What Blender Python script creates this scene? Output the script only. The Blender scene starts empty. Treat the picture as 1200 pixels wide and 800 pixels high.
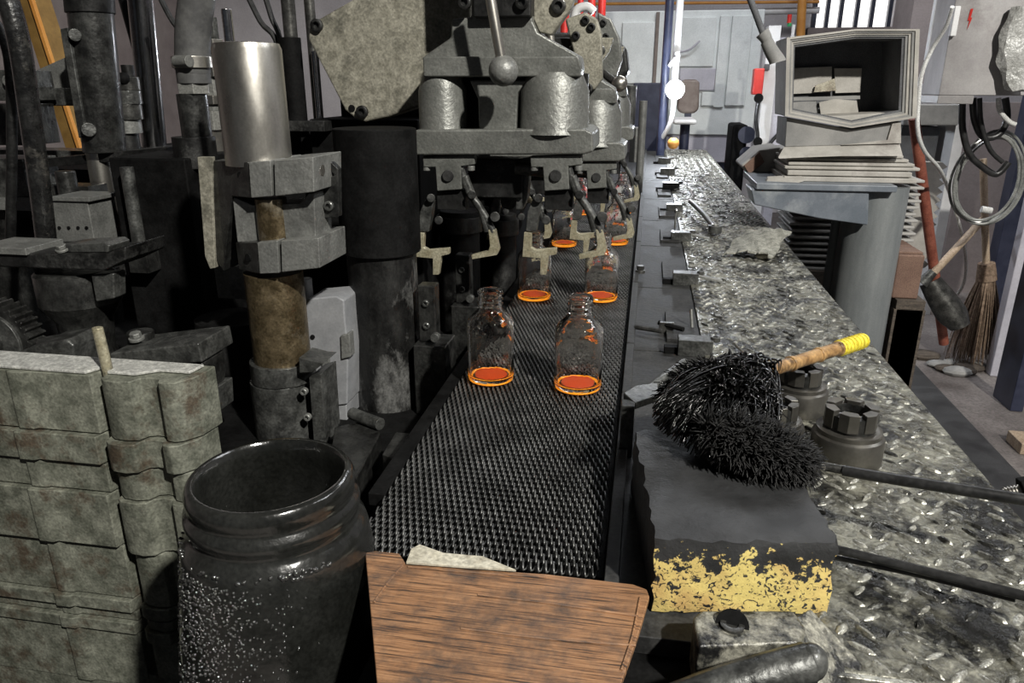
import bpy, bmesh, math, random
from mathutils import Vector, Matrix
random.seed(7)
SC = bpy.context.scene
COL = SC.collection

# ------------------------------------------------------------------ camera
F = 867.0                                   # focal length in pixels of the 1200x800 frame
PITCH = math.atan(300 / F)
YAW = math.atan(163 * math.cos(PITCH) / F)
H = 0.42                                    # camera height over the belt (belt top is z = 0)
cam_data = bpy.data.cameras.new('camera')
cam_data.sensor_width = 36.0
cam_data.lens = F / 1200 * 36.0
cam_data.clip_start = 0.01
cam_data.clip_end = 100
cam = bpy.data.objects.new('camera', cam_data)
COL.objects.link(cam)
cam.location = (0, 0, H)
cam.rotation_euler = (math.pi / 2 - PITCH, 0, YAW)
SC.camera = cam

# ------------------------------------------------------------------ world, lights, exposure
SC.view_settings.view_transform = 'Standard'
SC.view_settings.look = 'None'
SC.view_settings.gamma = 1.0
SC.view_settings.use_curve_mapping = False
SC.view_settings.exposure = 0.0
world = bpy.data.worlds.new('hall_air')
SC.world = world
world.use_nodes = True
wb = world.node_tree.nodes['Background']
wb.inputs[0].default_value = (0.80, 0.86, 1.0, 1)
wb.inputs[1].default_value = 0.038


def lamp(name, kind, loc, aim, energy, color=(1, 1, 1), size=0.3, size_y=None, spot=None, spread=None):
    d = bpy.data.lights.new(name, kind)
    d.energy = energy
    d.color = color
    if kind == 'AREA':
        d.shape = 'RECTANGLE'
        d.size = size
        d.size_y = size_y or size
        if spread:
            d.spread = spread
    else:
        d.shadow_soft_size = size
    if spot:
        d.spot_size = spot
        d.spot_blend = 0.4
    o = bpy.data.objects.new(name, d)
    COL.objects.link(o)
    o.location = loc
    o.rotation_euler = (Vector(aim) - Vector(loc)).to_track_quat('-Z', 'Y').to_euler()
    return o


# the floodlight that stands to the right behind the photographer
lamp('work_floodlight', 'SPOT', (2.0, -1.6, 3.0), (-0.15, 1.1, 0.1), 1250, (1.0, 0.97, 0.90), 0.07, spot=math.radians(75))
# ceiling luminaires of the hall
lamp('ceiling_light', 'AREA', (0.9, 4.6, 3.0), (0.9, 4.9, 0), 80, (0.92, 0.95, 1.0), 2.2, 0.6)
lamp('ceiling_light', 'AREA', (-2.6, 4.4, 3.0), (-2.6, 5.4, 0), 14, (1.0, 0.93, 0.90), 2.2, 0.6)
lamp('ceiling_light', 'AREA', (2.6, 4.2, 3.0), (2.6, 4.4, 0), 16, (1.0, 0.95, 0.92), 1.6, 0.5)
lamp('ceiling_light', 'AREA', (2.9, 1.6, 2.6), (0.9, 2.2, 0), 30, (0.95, 0.97, 1.0), 1.6, 0.5)


# ------------------------------------------------------------------ pixel rays (layout helper)
_fw = Vector((-math.sin(YAW) * math.cos(PITCH), math.cos(YAW) * math.cos(PITCH), -math.sin(PITCH)))
_rt = Vector((math.cos(YAW), math.sin(YAW), 0))
_up = Vector((-math.sin(YAW) * math.sin(PITCH), math.cos(YAW) * math.sin(PITCH), math.cos(PITCH)))


def _ray(px, py):
    return _fw + _rt * ((px - 600) / F) + _up * ((400 - py) / F)


def P(px, py, Y):
    d = _ray(px, py)
    return d * (Y / d.y) + Vector((0, 0, H))


def G(px, py, z=0.0):
    d = _ray(px, py)
    return d * ((z - H) / d.z) + Vector((0, 0, H))


def sc(px, py, Y):
    d = _ray(px, py)
    return (Y / d.y) / F


# ------------------------------------------------------------------ materials
def nodes_of(m):
    m.use_nodes = True
    nt = m.node_tree
    return nt, nt.nodes, nt.links, nt.nodes['Principled BSDF']


def mat(name, c1, c2=None, c3=None, metal=0.0, rough=0.5, rough2=None, scale=30, bump=0.3, bump_scale=None,
        bump_dist=0.002, stretch=(1, 1, 1), spec=0.5, coat=0.0, detail=6, lo=0.38, hi=0.62, c3_at=0.62, emit=None, grain=0.3):
    """worn, oily or painted surface: two colours mixed by noise, a third in rarer patches, noisy gloss and relief"""
    m = bpy.data.materials.new(name)
    nt, N, L, b = nodes_of(m)
    tc = N.new('ShaderNodeTexCoord')
    mp = N.new('ShaderNodeMapping')
    mp.inputs['Scale'].default_value = stretch
    L.new(tc.outputs['Object'], mp.inputs[0])
    n1 = N.new('ShaderNodeTexNoise')
    n1.inputs['Scale'].default_value = scale
    n1.inputs['Detail'].default_value = detail
    n1.inputs['Roughness'].default_value = 0.65
    L.new(mp.outputs[0], n1.inputs[0])
    r1 = N.new('ShaderNodeValToRGB')
    r1.color_ramp.elements[0].position = lo
    r1.color_ramp.elements[1].position = hi
    r1.color_ramp.elements[0].color = (*c1, 1)
    r1.color_ramp.elements[1].color = (*(c2 or c1), 1)
    L.new(n1.outputs[0], r1.inputs[0])
    out = r1.outputs[0]
    if c3:
        n2 = N.new('ShaderNodeTexNoise')
        n2.inputs['Scale'].default_value = scale * 0.37
        n2.inputs['Detail'].default_value = 8
        n2.inputs['Roughness'].default_value = 0.7
        L.new(mp.outputs[0], n2.inputs[0])
        r2 = N.new('ShaderNodeValToRGB')
        r2.color_ramp.elements[0].position = c3_at - 0.06
        r2.color_ramp.elements[1].position = c3_at + 0.04
        L.new(n2.outputs[0], r2.inputs[0])
        mx = N.new('ShaderNodeMixRGB')
        L.new(r2.outputs[0], mx.inputs[0])
        L.new(out, mx.inputs[1])
        mx.inputs[2].default_value = (*c3, 1)
        out = mx.outputs[0]
    if grain and not emit:
        n4 = N.new('ShaderNodeTexNoise')
        n4.inputs['Scale'].default_value = max(260, scale * 5) if scale > 12 else scale * 30
        n4.inputs['Detail'].default_value = 3
        L.new(tc.outputs['Object'], n4.inputs[0])
        mg = N.new('ShaderNodeMapRange')
        mg.inputs['From Min'].default_value = 0.3
        mg.inputs['From Max'].default_value = 0.7
        mg.inputs['To Min'].default_value = 1 - grain
        mg.inputs['To Max'].default_value = 1 + grain
        L.new(n4.outputs[0], mg.inputs[0])
        vm = N.new('ShaderNodeVectorMath')
        vm.operation = 'MULTIPLY'
        L.new(out, vm.inputs[0])
        L.new(mg.outputs[0], vm.inputs[1])
        out = vm.outputs[0]
    L.new(out, b.inputs['Base Color'])
    b.inputs['Metallic'].default_value = metal
    b.inputs['Specular IOR Level'].default_value = spec
    b.inputs['Coat Weight'].default_value = coat
    b.inputs['Coat Roughness'].default_value = 0.15
    if rough2 is not None:
        mr = N.new('ShaderNodeMapRange')
        mr.inputs['From Min'].default_value = 0.3
        mr.inputs['From Max'].default_value = 0.7
        mr.inputs['To Min'].default_value = rough
        mr.inputs['To Max'].default_value = rough2
        L.new(n1.outputs[0], mr.inputs[0])
        L.new(mr.outputs[0], b.inputs['Roughness'])
    else:
        b.inputs['Roughness'].default_value = rough
    if bump:
        n3 = N.new('ShaderNodeTexNoise')
        n3.inputs['Scale'].default_value = bump_scale or scale * 3
        n3.inputs['Detail'].default_value = 5
        L.new(mp.outputs[0], n3.inputs[0])
        bp = N.new('ShaderNodeBump')
        bp.inputs['Strength'].default_value = bump
        bp.inputs['Distance'].default_value = bump_dist
        L.new(n3.outputs[0], bp.inputs['Height'])
        L.new(bp.outputs[0], b.inputs['Normal'])
    if emit:
        b.inputs['Emission Color'].default_value = (*emit[0], 1)
        b.inputs['Emission Strength'].default_value = emit[1]
    return m


M = {}
M['black'] = mat('shaded_oily_black', (.003, .003, .003), (.008, .008, .008), rough=.6, rough2=.85, scale=25, spec=.10)  # near black that also holds the shade inside the machine
M['soot'] = mat('soot_black_iron', (.006, .006, .006), (.018, .018, .0175), (.05, .05, .048), metal=.3, rough=.35, rough2=.65, scale=22, bump=.5, spec=.4)
M['iron'] = mat('oily_cast_iron', (.04, .041, .039), (.11, .112, .106), (.02, .02, .02), metal=.45, rough=.28, rough2=.58, scale=35, bump=.6, coat=.25)
M['iron_l'] = mat('grey_cast_iron', (.13, .132, .125), (.24, .243, .23), (.10, .10, .095), metal=.35, rough=.34, rough2=.52, scale=20, bump=.5, bump_scale=180, lo=.3, hi=.7, grain=.18)
M['iron_d'] = mat('dark_cast_iron', (.014, .014, .0135), (.042, .0425, .04), (.008, .008, .008), metal=.4, rough=.25, rough2=.55, scale=32, bump=.6, coat=.35)
M['head'] = mat('greasy_grey_casting', (.12, .123, .113), (.20, .203, .188), (.10, .101, .095), metal=.35, rough=.32, rough2=.5, scale=18, bump=.5, bump_scale=160, lo=.3, hi=.7, grain=.16)
M['plate'] = mat('bare_cast_cover', (.20, .19, .15), (.31, .295, .24), (.13, .125, .10), metal=.25, rough=.5, rough2=.7, scale=45, bump=.5, c3_at=.6)
M['mold'] = mat('weathered_mould_iron', (.095, .10, .078), (.20, .205, .165), (.075, .058, .040), metal=.2, rough=.5, rough2=.75, scale=34, bump=.5, bump_scale=170, bump_dist=.002, c3_at=.60)
M['mold_top'] = mat('scraped_mould_top', (.38, .38, .36), (.62, .62, .58), metal=.3, rough=.5, scale=60, bump=.5)
M['steel'] = mat('polished_steel', (.42, .40, .36), (.55, .53, .48), (.30, .25, .19), metal=.95, rough=.24, rough2=.4, scale=14, stretch=(1, 1, .35), bump=.1, grain=.07)
M['chrome'] = mat('chromed_rod', (.55, .55, .55), (.65, .65, .65), metal=1, rough=.16, scale=20, bump=0)
M['bronze'] = mat('oil_browned_shaft', (.10, .075, .04), (.22, .17, .10), (.30, .26, .19), metal=.75, rough=.28, rough2=.45, scale=40, bump=.5)
M['grey_paint'] = mat('grey_painted_steel', (.20, .205, .215), (.27, .275, .285), (.12, .12, .12), rough=.42, scale=18, bump=.15, c3_at=.66, grain=.07)
M['rubber'] = mat('grey_rubber', (.055, .055, .055), (.095, .095, .092), rough=.6, scale=30, bump=.3, grain=.07)
M['cable'] = mat('black_cable_rubber', (.012, .012, .012), (.03, .03, .03), rough=.35, scale=30, bump=.2)
M['claw'] = mat('worn_brass_claw', (.30, .27, .18), (.44, .41, .30), (.16, .15, .11), metal=.35, rough=.42, scale=60, bump=.3)
M['wire'] = mat('belt_wire_steel', (.09, .09, .087), (.20, .20, .195), metal=.75, rough=.34, rough2=.55, scale=20, bump=0)
M['tread'] = mat('oiled_tread_steel', (.07, .068, .055), (.25, .245, .20), (.014, .014, .013), metal=.35, rough=.18, rough2=.48, scale=34, bump=1.0, bump_scale=60, bump_dist=.008, c3_at=.53, detail=9, grain=.25)
M['tread_b'] = mat('worn_tread_bars', (.15, .147, .127), (.42, .415, .365), (.03, .03, .027), metal=.45, rough=.15, rough2=.36, scale=40, bump=.8, bump_dist=.003, c3_at=.55)
M['strip'] = mat('blackened_guide_steel', (.018, .018, .018), (.045, .045, .044), (.012, .012, .012), metal=.1, rough=.55, rough2=.75, scale=30, bump=.4, spec=.25)
M['tool'] = mat('dark_tool_steel', (.05, .05, .047), (.12, .118, .11), metal=.7, rough=.28, rough2=.45, scale=30, bump=.2)
M['tar'] = mat('tarred_bristle', (.002, .002, .002), (.006, .006, .006), rough=.2, scale=60, bump=.3, spec=.5)
M['tar_dull'] = mat('dry_tarred_bristle', (.004, .004, .004), (.016, .0155, .015), rough=.55, scale=60, bump=.3, spec=.25)
M['cup_steel'] = mat('turned_tool_steel', (.10, .095, .085), (.15, .143, .128), metal=.75, rough=.3, rough2=.42, scale=22, bump=.08, grain=.06)
M['post_smear_gloss'] = mat('smear_and_gloss_post', (.006, .006, .006), (.02, .02, .019), (.15, .15, .145), metal=.3, rough=.3, rough2=.6, scale=26, stretch=(1, 1, .55), bump=.6, c3_at=.58)  # grey patches: smears, with the gloss streak put into their colour
M['pipe_gloss'] = mat('oil_wet_pipe', (.012, .012, .012), (.03, .03, .029), (.09, .085, .075), metal=.4, rough=.18, rough2=.4, scale=45, bump=.6, coat=.5)
M['ram'] = mat('dark_polished_ram', (.22, .22, .22), (.30, .30, .30), metal=1, rough=.2, scale=20, bump=0)
M['mottle'] = mat('mottled_oily_casting', (.02, .02, .018), (.30, .29, .24), (.012, .012, .012), metal=.2, rough=.25, rough2=.5, scale=70, bump=.8, c3_at=.55)
M['felt'] = mat('dirty_felt', (.20, .20, .17), (.36, .355, .31), (.11, .11, .095), rough=.85, scale=70, bump=.9, bump_dist=.004)
M['bamboo'] = mat('oiled_bamboo', (.22, .12, .045), (.44, .27, .115), (.08, .045, .02), rough=.38, scale=40, bump=.2, c3_at=.55)
M['yellow_tape'] = mat('yellow_tape', (.62, .50, .03), (.80, .68, .08), (.35, .28, .04), rough=.45, scale=40, bump=.2)
M['blue_steel'] = mat('blue_grey_painted_beam', (.12, .14, .165), (.18, .20, .23), (.27, .29, .31), rough=.4, scale=9, bump=.15, grain=.07)
M['post'] = mat('galvanised_post', (.19, .205, .21), (.27, .285, .285), (.14, .15, .155), metal=.3, rough=.42, scale=14, stretch=(1, 1, .2), bump=.15, grain=.07)
M['card_w'] = mat('pale_board', (.33, .315, .285), (.45, .43, .395), (.25, .23, .21), rough=.8, scale=10, bump=.3, grain=.07)
M['card_g'] = mat('grey_board', (.20, .20, .195), (.29, .285, .275), rough=.8, scale=10, bump=.3, grain=.07)
M['card_d'] = mat('dark_board', (.075, .077, .083), (.115, .118, .125), rough=.75, scale=10, bump=.3)
M['card_b'] = mat('brown_carton', (.13, .075, .055), (.18, .11, .08), rough=.8, scale=10, bump=.3)
M['wood_d'] = mat('dirty_pallet_wood', (.05, .04, .032), (.10, .08, .062), rough=.8, scale=20, stretch=(1, 6, 6), bump=.4)
M['tray'] = mat('grey_ridged_tray', (.30, .29, .275), (.42, .41, .39), rough=.7, scale=12, bump=.3, grain=.07)
M['red_handle'] = mat('red_brown_handle', (.20, .055, .035), (.30, .10, .065), rough=.5, scale=30, bump=.2)
M['wood_h'] = mat('worn_wooden_handle', (.30, .22, .15), (.42, .33, .24), rough=.6, scale=20, stretch=(4, 4, .6), bump=.3)
M['straw'] = mat('dusty_broom_straw', (.13, .085, .055), (.28, .20, .14), rough=.75, scale=60, bump=.2)
M['cab'] = mat('grey_cabinet_paint', (.30, .285, .285), (.40, .385, .38), (.26, .235, .23), rough=.45, scale=6, bump=.1, grain=.07)
M['cab_side'] = M['cab']
M['bag'] = mat('clear_plastic_bag', (.34, .34, .32), (.48, .48, .46), rough=.2, scale=16, bump=.8, bump_dist=.01, coat=.5)
M['hose_c'] = mat('clear_plastic_hose', (.16, .165, .155), (.28, .285, .27), rough=.25, scale=20, bump=.1)
M['hose_w'] = mat('white_hose', (.55, .55, .53), (.68, .68, .66), rough=.4, scale=20, bump=.1)
M['floor'] = mat('stained_concrete', (.115, .10, .095), (.19, .17, .16), (.075, .068, .065), rough=.55, rough2=.8, scale=3.5, bump=.3, bump_scale=40)
M['mat'] = mat('black_floor_mat', (.020, .020, .021), (.042, .042, .044), rough=.5, rough2=.75, scale=8, bump=.3)
M['wall'] = mat('pale_wall_paint', (.50, .48, .50), (.60, .58, .60), rough=.8, scale=2, bump=.1, grain=.07)
M['ceil'] = mat('dark_roof_sheet', (.18, .18, .185), (.26, .26, .265), rough=.8, scale=2, bump=.1, grain=.07)
M['white_sheet'] = mat('white_oven_sheet', (.60, .63, .62), (.72, .75, .74), (.50, .52, .52), rough=.5, scale=4, bump=.1, grain=.07)
M['lilac'] = mat('pale_lilac_panel', (.40, .39, .44), (.50, .49, .54), rough=.5, scale=4, bump=.1, grain=.07)
M['navy'] = mat('navy_painted_post', (.018, .022, .045), (.035, .04, .07), rough=.4, scale=12, bump=.1, grain=.07)
M['brown_vinyl'] = mat('brown_vinyl', (.14, .11, .095), (.20, .165, .145), rough=.5, scale=14, bump=.2, grain=.07)
M['white_plastic'] = mat('white_plastic', (.66, .66, .66), (.76, .76, .76), rough=.4, scale=10, bump=.05, grain=.07)
M['red'] = mat('red_enamel', (.50, .025, .02), (.62, .045, .035), rough=.35, scale=10, bump=.1, grain=.07)
M['orange'] = mat('orange_paint', (.62, .26, .05), (.72, .34, .08), rough=.45, scale=10, bump=.1, grain=.07)
M['green'] = mat('green_plastic', (.03, .28, .10), (.05, .36, .14), rough=.35, scale=10, bump=0)
M['ochre'] = mat('ochre_beam_paint', (.20, .115, .03), (.30, .18, .05), (.10, .06, .025), rough=.55, scale=10, bump=.2, grain=.07)
M['pink'] = mat('warm_grey_plaster', (.22, .185, .18), (.29, .25, .24), rough=.8, scale=3, bump=.1, grain=.07)
M['window'] = mat('daylit_window_glass', (.8, .82, .85), rough=.3, bump=0, emit=((1.0, .97, .93), 1.5))
M['bulb'] = mat('lit_bulb', (1, 1, 1), rough=.3, bump=0, emit=((.86, .92, 1.0), 60))
M['drum'] = mat('oil_coated_jar', (.007, .0073, .0065), (.018, .0185, .017), (.035, .035, .032), rough=.10, rough2=.26, scale=9, bump=.5, bump_scale=70, spec=.7, coat=.6)
M['drop'] = mat('oil_drop', (.03, .03, .029), rough=.10, bump=0, spec=1.0, coat=1.0)
M['tan_stone'] = mat('brass_screw', (.32, .32, .30), (.42, .42, .39), metal=.6, rough=.35, scale=30, bump=.2)


def glass_material():
    m = bpy.data.materials.new('clear_bottle_glass')
    nt, N, L, b = nodes_of(m)
    b.inputs['Base Color'].default_value = (.97, .95, .92, 1)
    b.inputs['Transmission Weight'].default_value = 1
    b.inputs['Roughness'].default_value = .03
    b.inputs['IOR'].default_value = 1.45
    tc = N.new('ShaderNodeTexCoord')
    n = N.new('ShaderNodeTexNoise')
    n.inputs['Scale'].default_value = 60
    L.new(tc.outputs['Object'], n.inputs[0])
    bp = N.new('ShaderNodeBump')
    bp.inputs['Strength'].default_value = .25
    bp.inputs['Distance'].default_value = .003
    L.new(n.outputs[0], bp.inputs['Height'])
    L.new(bp.outputs[0], b.inputs['Normal'])
    return m


def glow(name, c, s):
    return mat(name, c, rough=.3, bump=0, emit=(c, s))


M['glass'] = glass_material()
M['hot'] = glow('hot_orange_glass', (.8, .085, .010), .15)
M['hot_rim'] = glow('hot_yellow_glass', (1.0, .36, .02), .7)


def cardboard_material():
    m = bpy.data.materials.new('greasy_corrugated_board')
    nt, N, L, b = nodes_of(m)
    tc = N.new('ShaderNodeTexCoord')
    mp = N.new('ShaderNodeMapping')
    mp.inputs['Scale'].default_value = (11, 300, 11)
    mp.inputs['Rotation'].default_value = (0, 0, .1)
    L.new(tc.outputs['Object'], mp.inputs[0])
    n = N.new('ShaderNodeTexNoise')
    n.inputs['Scale'].default_value = 2.0
    n.inputs['Detail'].default_value = 6
    n.inputs['Roughness'].default_value = .65
    L.new(mp.outputs[0], n.inputs[0])
    r = N.new('ShaderNodeValToRGB')
    e = r.color_ramp.elements
    e[0].position = .38
    e[0].color = (.05, .028, .016, 1)
    e[1].position = .62
    e[1].color = (.36, .195, .098, 1)
    e2 = e.new(.46)
    e2.color = (.24, .118, .054, 1)
    L.new(n.outputs[0], r.inputs[0])
    n2 = N.new('ShaderNodeTexNoise')
    n2.inputs['Scale'].default_value = 34
    n2.inputs['Detail'].default_value = 9
    n2.inputs['Roughness'].default_value = .7
    L.new(tc.outputs['Object'], n2.inputs[0])
    r2 = N.new('ShaderNodeValToRGB')
    r2.color_ramp.elements[0].position = .44
    r2.color_ramp.elements[1].position = .74
    L.new(n2.outputs[0], r2.inputs[0])
    mx = N.new('ShaderNodeMixRGB')
    L.new(r2.outputs[0], mx.inputs[0])
    L.new(r.outputs[0], mx.inputs[1])
    mx.inputs[2].default_value = (.035, .032, .032, 1)
    L.new(mx.outputs[0], b.inputs['Base Color'])
    b.inputs['Roughness'].default_value = .55
    bp = N.new('ShaderNodeBump')
    bp.inputs['Strength'].default_value = .5
    bp.inputs['Distance'].default_value = .002
    L.new(n.outputs[0], bp.inputs['Height'])
    L.new(bp.outputs[0], b.inputs['Normal'])
    return m


M['cardboard'] = cardboard_material()
M['torn_paper'] = mat('torn_paper_layer', (.40, .37, .29), (.52, .49, .40), (.25, .22, .17), rough=.8, scale=40, bump=.4)


def block_material():
    """tarred block whose lower front still shows yellow paint; the paint patch has its own ragged edge"""
    m = bpy.data.materials.new('tarred_block_with_yellow_paint')
    nt, N, L, b = nodes_of(m)
    tc = N.new('ShaderNodeTexCoord')
    n = N.new('ShaderNodeTexNoise')
    n.inputs['Scale'].default_value = 75
    n.inputs['Detail'].default_value = 7
    n.inputs['Roughness'].default_value = .62
    L.new(tc.outputs['Object'], n.inputs[0])
    nb = N.new('ShaderNodeTexNoise')
    nb.inputs['Scale'].default_value = 24
    nb.inputs['Detail'].default_value = 5
    L.new(tc.outputs['Object'], nb.inputs[0])
    sep = N.new('ShaderNodeSeparateXYZ')
    L.new(tc.outputs['Object'], sep.inputs[0])
    # height mask: paint below about 5 cm, ragged
    hz = N.new('ShaderNodeMapRange')
    hz.inputs['From Min'].default_value = .018
    hz.inputs['From Max'].default_value = .074
    hz.inputs['To Min'].default_value = .20
    hz.inputs['To Max'].default_value = -.17
    L.new(sep.outputs[2], hz.inputs[0])
    a1 = N.new('ShaderNodeMath')
    a1.operation = 'ADD'
    L.new(n.outputs[0], a1.inputs[0])
    L.new(hz.outputs[0], a1.inputs[1])
    a2 = N.new('ShaderNodeMath')
    a2.operation = 'MULTIPLY_ADD'
    L.new(nb.outputs[0], a2.inputs[0])
    a2.inputs[1].default_value = .5
    L.new(a1.outputs[0], a2.inputs[2])
    r = N.new('ShaderNodeValToRGB')
    r.color_ramp.elements[0].position = .735
    r.color_ramp.elements[1].position = .765
    L.new(a2.outputs[0], r.inputs[0])
    # chips through which the tar shows
    nc = N.new('ShaderNodeTexNoise')
    nc.inputs['Scale'].default_value = 190
    nc.inputs['Detail'].default_value = 4
    nc.inputs['Distortion'].default_value = 1.5
    L.new(tc.outputs['Object'], nc.inputs[0])
    rc = N.new('ShaderNodeValToRGB')
    rc.color_ramp.elements[0].position = .40
    rc.color_ramp.elements[1].position = .46
    L.new(nc.outputs[0], rc.inputs[0])
    mc = N.new('ShaderNodeMath')
    mc.operation = 'MULTIPLY'
    L.new(r.outputs[0], mc.inputs[0])
    L.new(rc.outputs[0], mc.inputs[1])
    # only the front side carries paint
    geo = N.new('ShaderNodeSeparateXYZ')
    L.new(tc.outputs['Normal'], geo.inputs[0])
    fr = N.new('ShaderNodeMath')
    fr.operation = 'LESS_THAN'
    fr.inputs[1].default_value = -.55
    L.new(geo.outputs[1], fr.inputs[0])
    mu = N.new('ShaderNodeMath')
    mu.operation = 'MULTIPLY'
    L.new(mc.outputs[0], mu.inputs[0])
    L.new(fr.outputs[0], mu.inputs[1])
    yr = N.new('ShaderNodeValToRGB')
    yr.color_ramp.elements[0].position = .35
    yr.color_ramp.elements[0].color = (.56, .37, .14, 1)
    yr.color_ramp.elements[1].position = .6
    yr.color_ramp.elements[1].color = (.72, .58, .20, 1)
    L.new(nb.outputs[0], yr.inputs[0])
    kr = N.new('ShaderNodeValToRGB')
    kr.color_ramp.elements[0].position = .3
    kr.color_ramp.elements[0].color = (.010, .010, .010, 1)
    kr.color_ramp.elements[1].position = .7
    kr.color_ramp.elements[1].color = (.042, .043, .045, 1)
    L.new(nb.outputs[0], kr.inputs[0])
    mx = N.new('ShaderNodeMixRGB')
    L.new(mu.outputs[0], mx.inputs[0])
    L.new(kr.outputs[0], mx.inputs[1])
    L.new(yr.outputs[0], mx.inputs[2])
    L.new(mx.outputs[0], b.inputs['Base Color'])
    b.inputs['Roughness'].default_value = .55
    bp = N.new('ShaderNodeBump')
    bp.inputs['Strength'].default_value = .55
    bp.inputs['Distance'].default_value = .003
    L.new(n.outputs[0], bp.inputs['Height'])
    L.new(bp.outputs[0], b.inputs['Normal'])
    return m


M['block'] = block_material()


# ------------------------------------------------------------------ mesh builder
class MB:
    def __init__(s):
        s.v, s.f = [], []

    def add(s, vs, fs):
        k = len(s.v)
        s.v += [Vector(v) for v in vs]
        s.f += [[i + k for i in f] for f in fs]
        return s

    def box(s, a, b, rz=0.0):
        x0, x1 = sorted((a[0], b[0]))
        y0, y1 = sorted((a[1], b[1]))
        z0, z1 = sorted((a[2], b[2]))
        vs = [Vector(c) for c in ((x0, y0, z0), (x1, y0, z0), (x1, y1, z0), (x0, y1, z0), (x0, y0, z1), (x1, y0, z1), (x1, y1, z1), (x0, y1, z1))]
        if rz:
            c = Vector(((x0 + x1) / 2, (y0 + y1) / 2, 0))
            R = Matrix.Rotation(rz, 3, 'Z')
            vs = [R @ (v - c) + c for v in vs]
        return s.add(vs, [(0, 3, 2, 1), (4, 5, 6, 7), (0, 1, 5, 4), (1, 2, 6, 5), (2, 3, 7, 6), (3, 0, 4, 7)])

    def pbox(s, x0, y0, x1, y1, Y, d):
        ym, xm = (y0 + y1) / 2, (x0 + x1) / 2
        return s.box((P(x0, ym, Y).x, Y, P(xm, y1, Y).z), (P(x1, ym, Y).x, Y + d, P(xm, y0, Y).z))

    def prism(s, pts, vec):
        n = len(pts)
        vec = Vector(vec)
        pts = [Vector(p) for p in pts]
        return s.add(pts + [p + vec for p in pts],
                     [list(range(n)), list(range(2 * n - 1, n - 1, -1))] + [[i, i + n, (i + 1) % n + n, (i + 1) % n] for i in range(n)])

    def pprism(s, px, Y, d):
        return s.prism([P(x, y, Y) for x, y in px], (0, d, 0))

    def cyl(s, a, b, r0, r1=None, seg=20, caps=True, rot=0.0):
        a, b = Vector(a), Vector(b)
        r1 = r0 if r1 is None else r1
        d = (b - a).normalized()
        u = d.orthogonal().normalized()
        if abs(d.z) > .99:
            u = Vector((1, 0, 0))
        w = d.cross(u)
        vs, fs = [], []
        for i in range(seg):
            t = 2 * math.pi * i / seg + rot
            q = u * math.cos(t) + w * math.sin(t)
            vs += [a + q * r0, b + q * r1]
        for i in range(seg):
            j = (i + 1) % seg
            fs.append((2 * i, 2 * j, 2 * j + 1, 2 * i + 1))
        if caps:
            fs.append([2 * i for i in range(seg)][::-1])
            fs.append([2 * i + 1 for i in range(seg)])
        return s.add(vs, fs)

    def vcyl(s, cx, y0, y1, w, Y, w1=None, seg=28):
        """upright cylinder whose axis stands at depth Y; pixel width w at the top, w1 at the foot"""
        ym = (y0 + y1) / 2
        c = P(cx, ym, Y)
        k = sc(cx, ym, Y)
        return s.cyl((c.x, Y, P(cx, y1, Y).z), (c.x, Y, P(cx, y0, Y).z), (w1 or w) / 2 * k, w / 2 * k, seg)

    def lathe(s, c, prof, seg=40):
        c = Vector(c)
        vs, fs = [], []
        n = len(prof)
        for i in range(seg):
            t = 2 * math.pi * i / seg
            for r, z in prof:
                vs.append(c + Vector((max(r, 1e-5) * math.cos(t), max(r, 1e-5) * math.sin(t), z)))
        for i in range(seg):
            j = (i + 1) % seg
            for k in range(n - 1):
                fs.append((i * n + k, j * n + k, j * n + k + 1, i * n + k + 1))
        return s.add(vs, fs)

    def tube(s, pts, r, seg=10, sub=5, r1=None):
        pts = [Vector(p) for p in pts]
        if len(pts) > 2 and sub > 1:
            q = []
            for i in range(len(pts) - 1):
                p0, p1, p2, p3 = pts[max(i - 1, 0)], pts[i], pts[i + 1], pts[min(i + 2, len(pts) - 1)]
                for k in range(sub):
                    t = k / sub
                    q.append(.5 * ((2 * p1) + (p2 - p0) * t + (2 * p0 - 5 * p1 + 4 * p2 - p3) * t * t + (3 * p1 - p0 - 3 * p2 + p3) * t ** 3))
            pts = q + [pts[-1]]
        n = len(pts)
        u = None
        vs, fs = [], []
        for i, p in enumerate(pts):
            d = (pts[min(i + 1, n - 1)] - pts[max(i - 1, 0)]).normalized()
            u = d.orthogonal().normalized() if u is None else (u - d * u.dot(d)).normalized()
            w = d.cross(u)
            rr = r if r1 is None else r + (r1 - r) * i / (n - 1)
            for k in range(seg):
                t = 2 * math.pi * k / seg
                vs.append(p + (u * math.cos(t) + w * math.sin(t)) * rr)
        for i in range(n - 1):
            for k in range(seg):
                j = (k + 1) % seg
                fs.append((i * seg + k, i * seg + j, (i + 1) * seg + j, (i + 1) * seg + k))
        fs.append(list(range(seg))[::-1])
        fs.append(list(range((n - 1) * seg, n * seg)))
        return s.add(vs, fs)

    def ball(s, c, r, seg=20, ring=12, sz=(1, 1, 1)):
        c = Vector(c)
        vs = [c + Vector((0, 0, r * sz[2]))]
        fs = []
        for i in range(1, ring):
            a = math.pi * i / ring
            for k in range(seg):
                t = 2 * math.pi * k / seg
                vs.append(c + Vector((r * sz[0] * math.sin(a) * math.cos(t), r * sz[1] * math.sin(a) * math.sin(t), r * sz[2] * math.cos(a))))
        vs.append(c - Vector((0, 0, r * sz[2])))
        for k in range(seg):
            fs.append((0, 1 + k, 1 + (k + 1) % seg))
            for i in range(ring - 2):
                a, b = 1 + i * seg, 1 + (i + 1) * seg
                fs.append((a + k, b + k, b + (k + 1) % seg, a + (k + 1) % seg))
            e = 1 + (ring - 2) * seg
            fs.append((e + k, len(vs) - 1, e + (k + 1) % seg))
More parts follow.
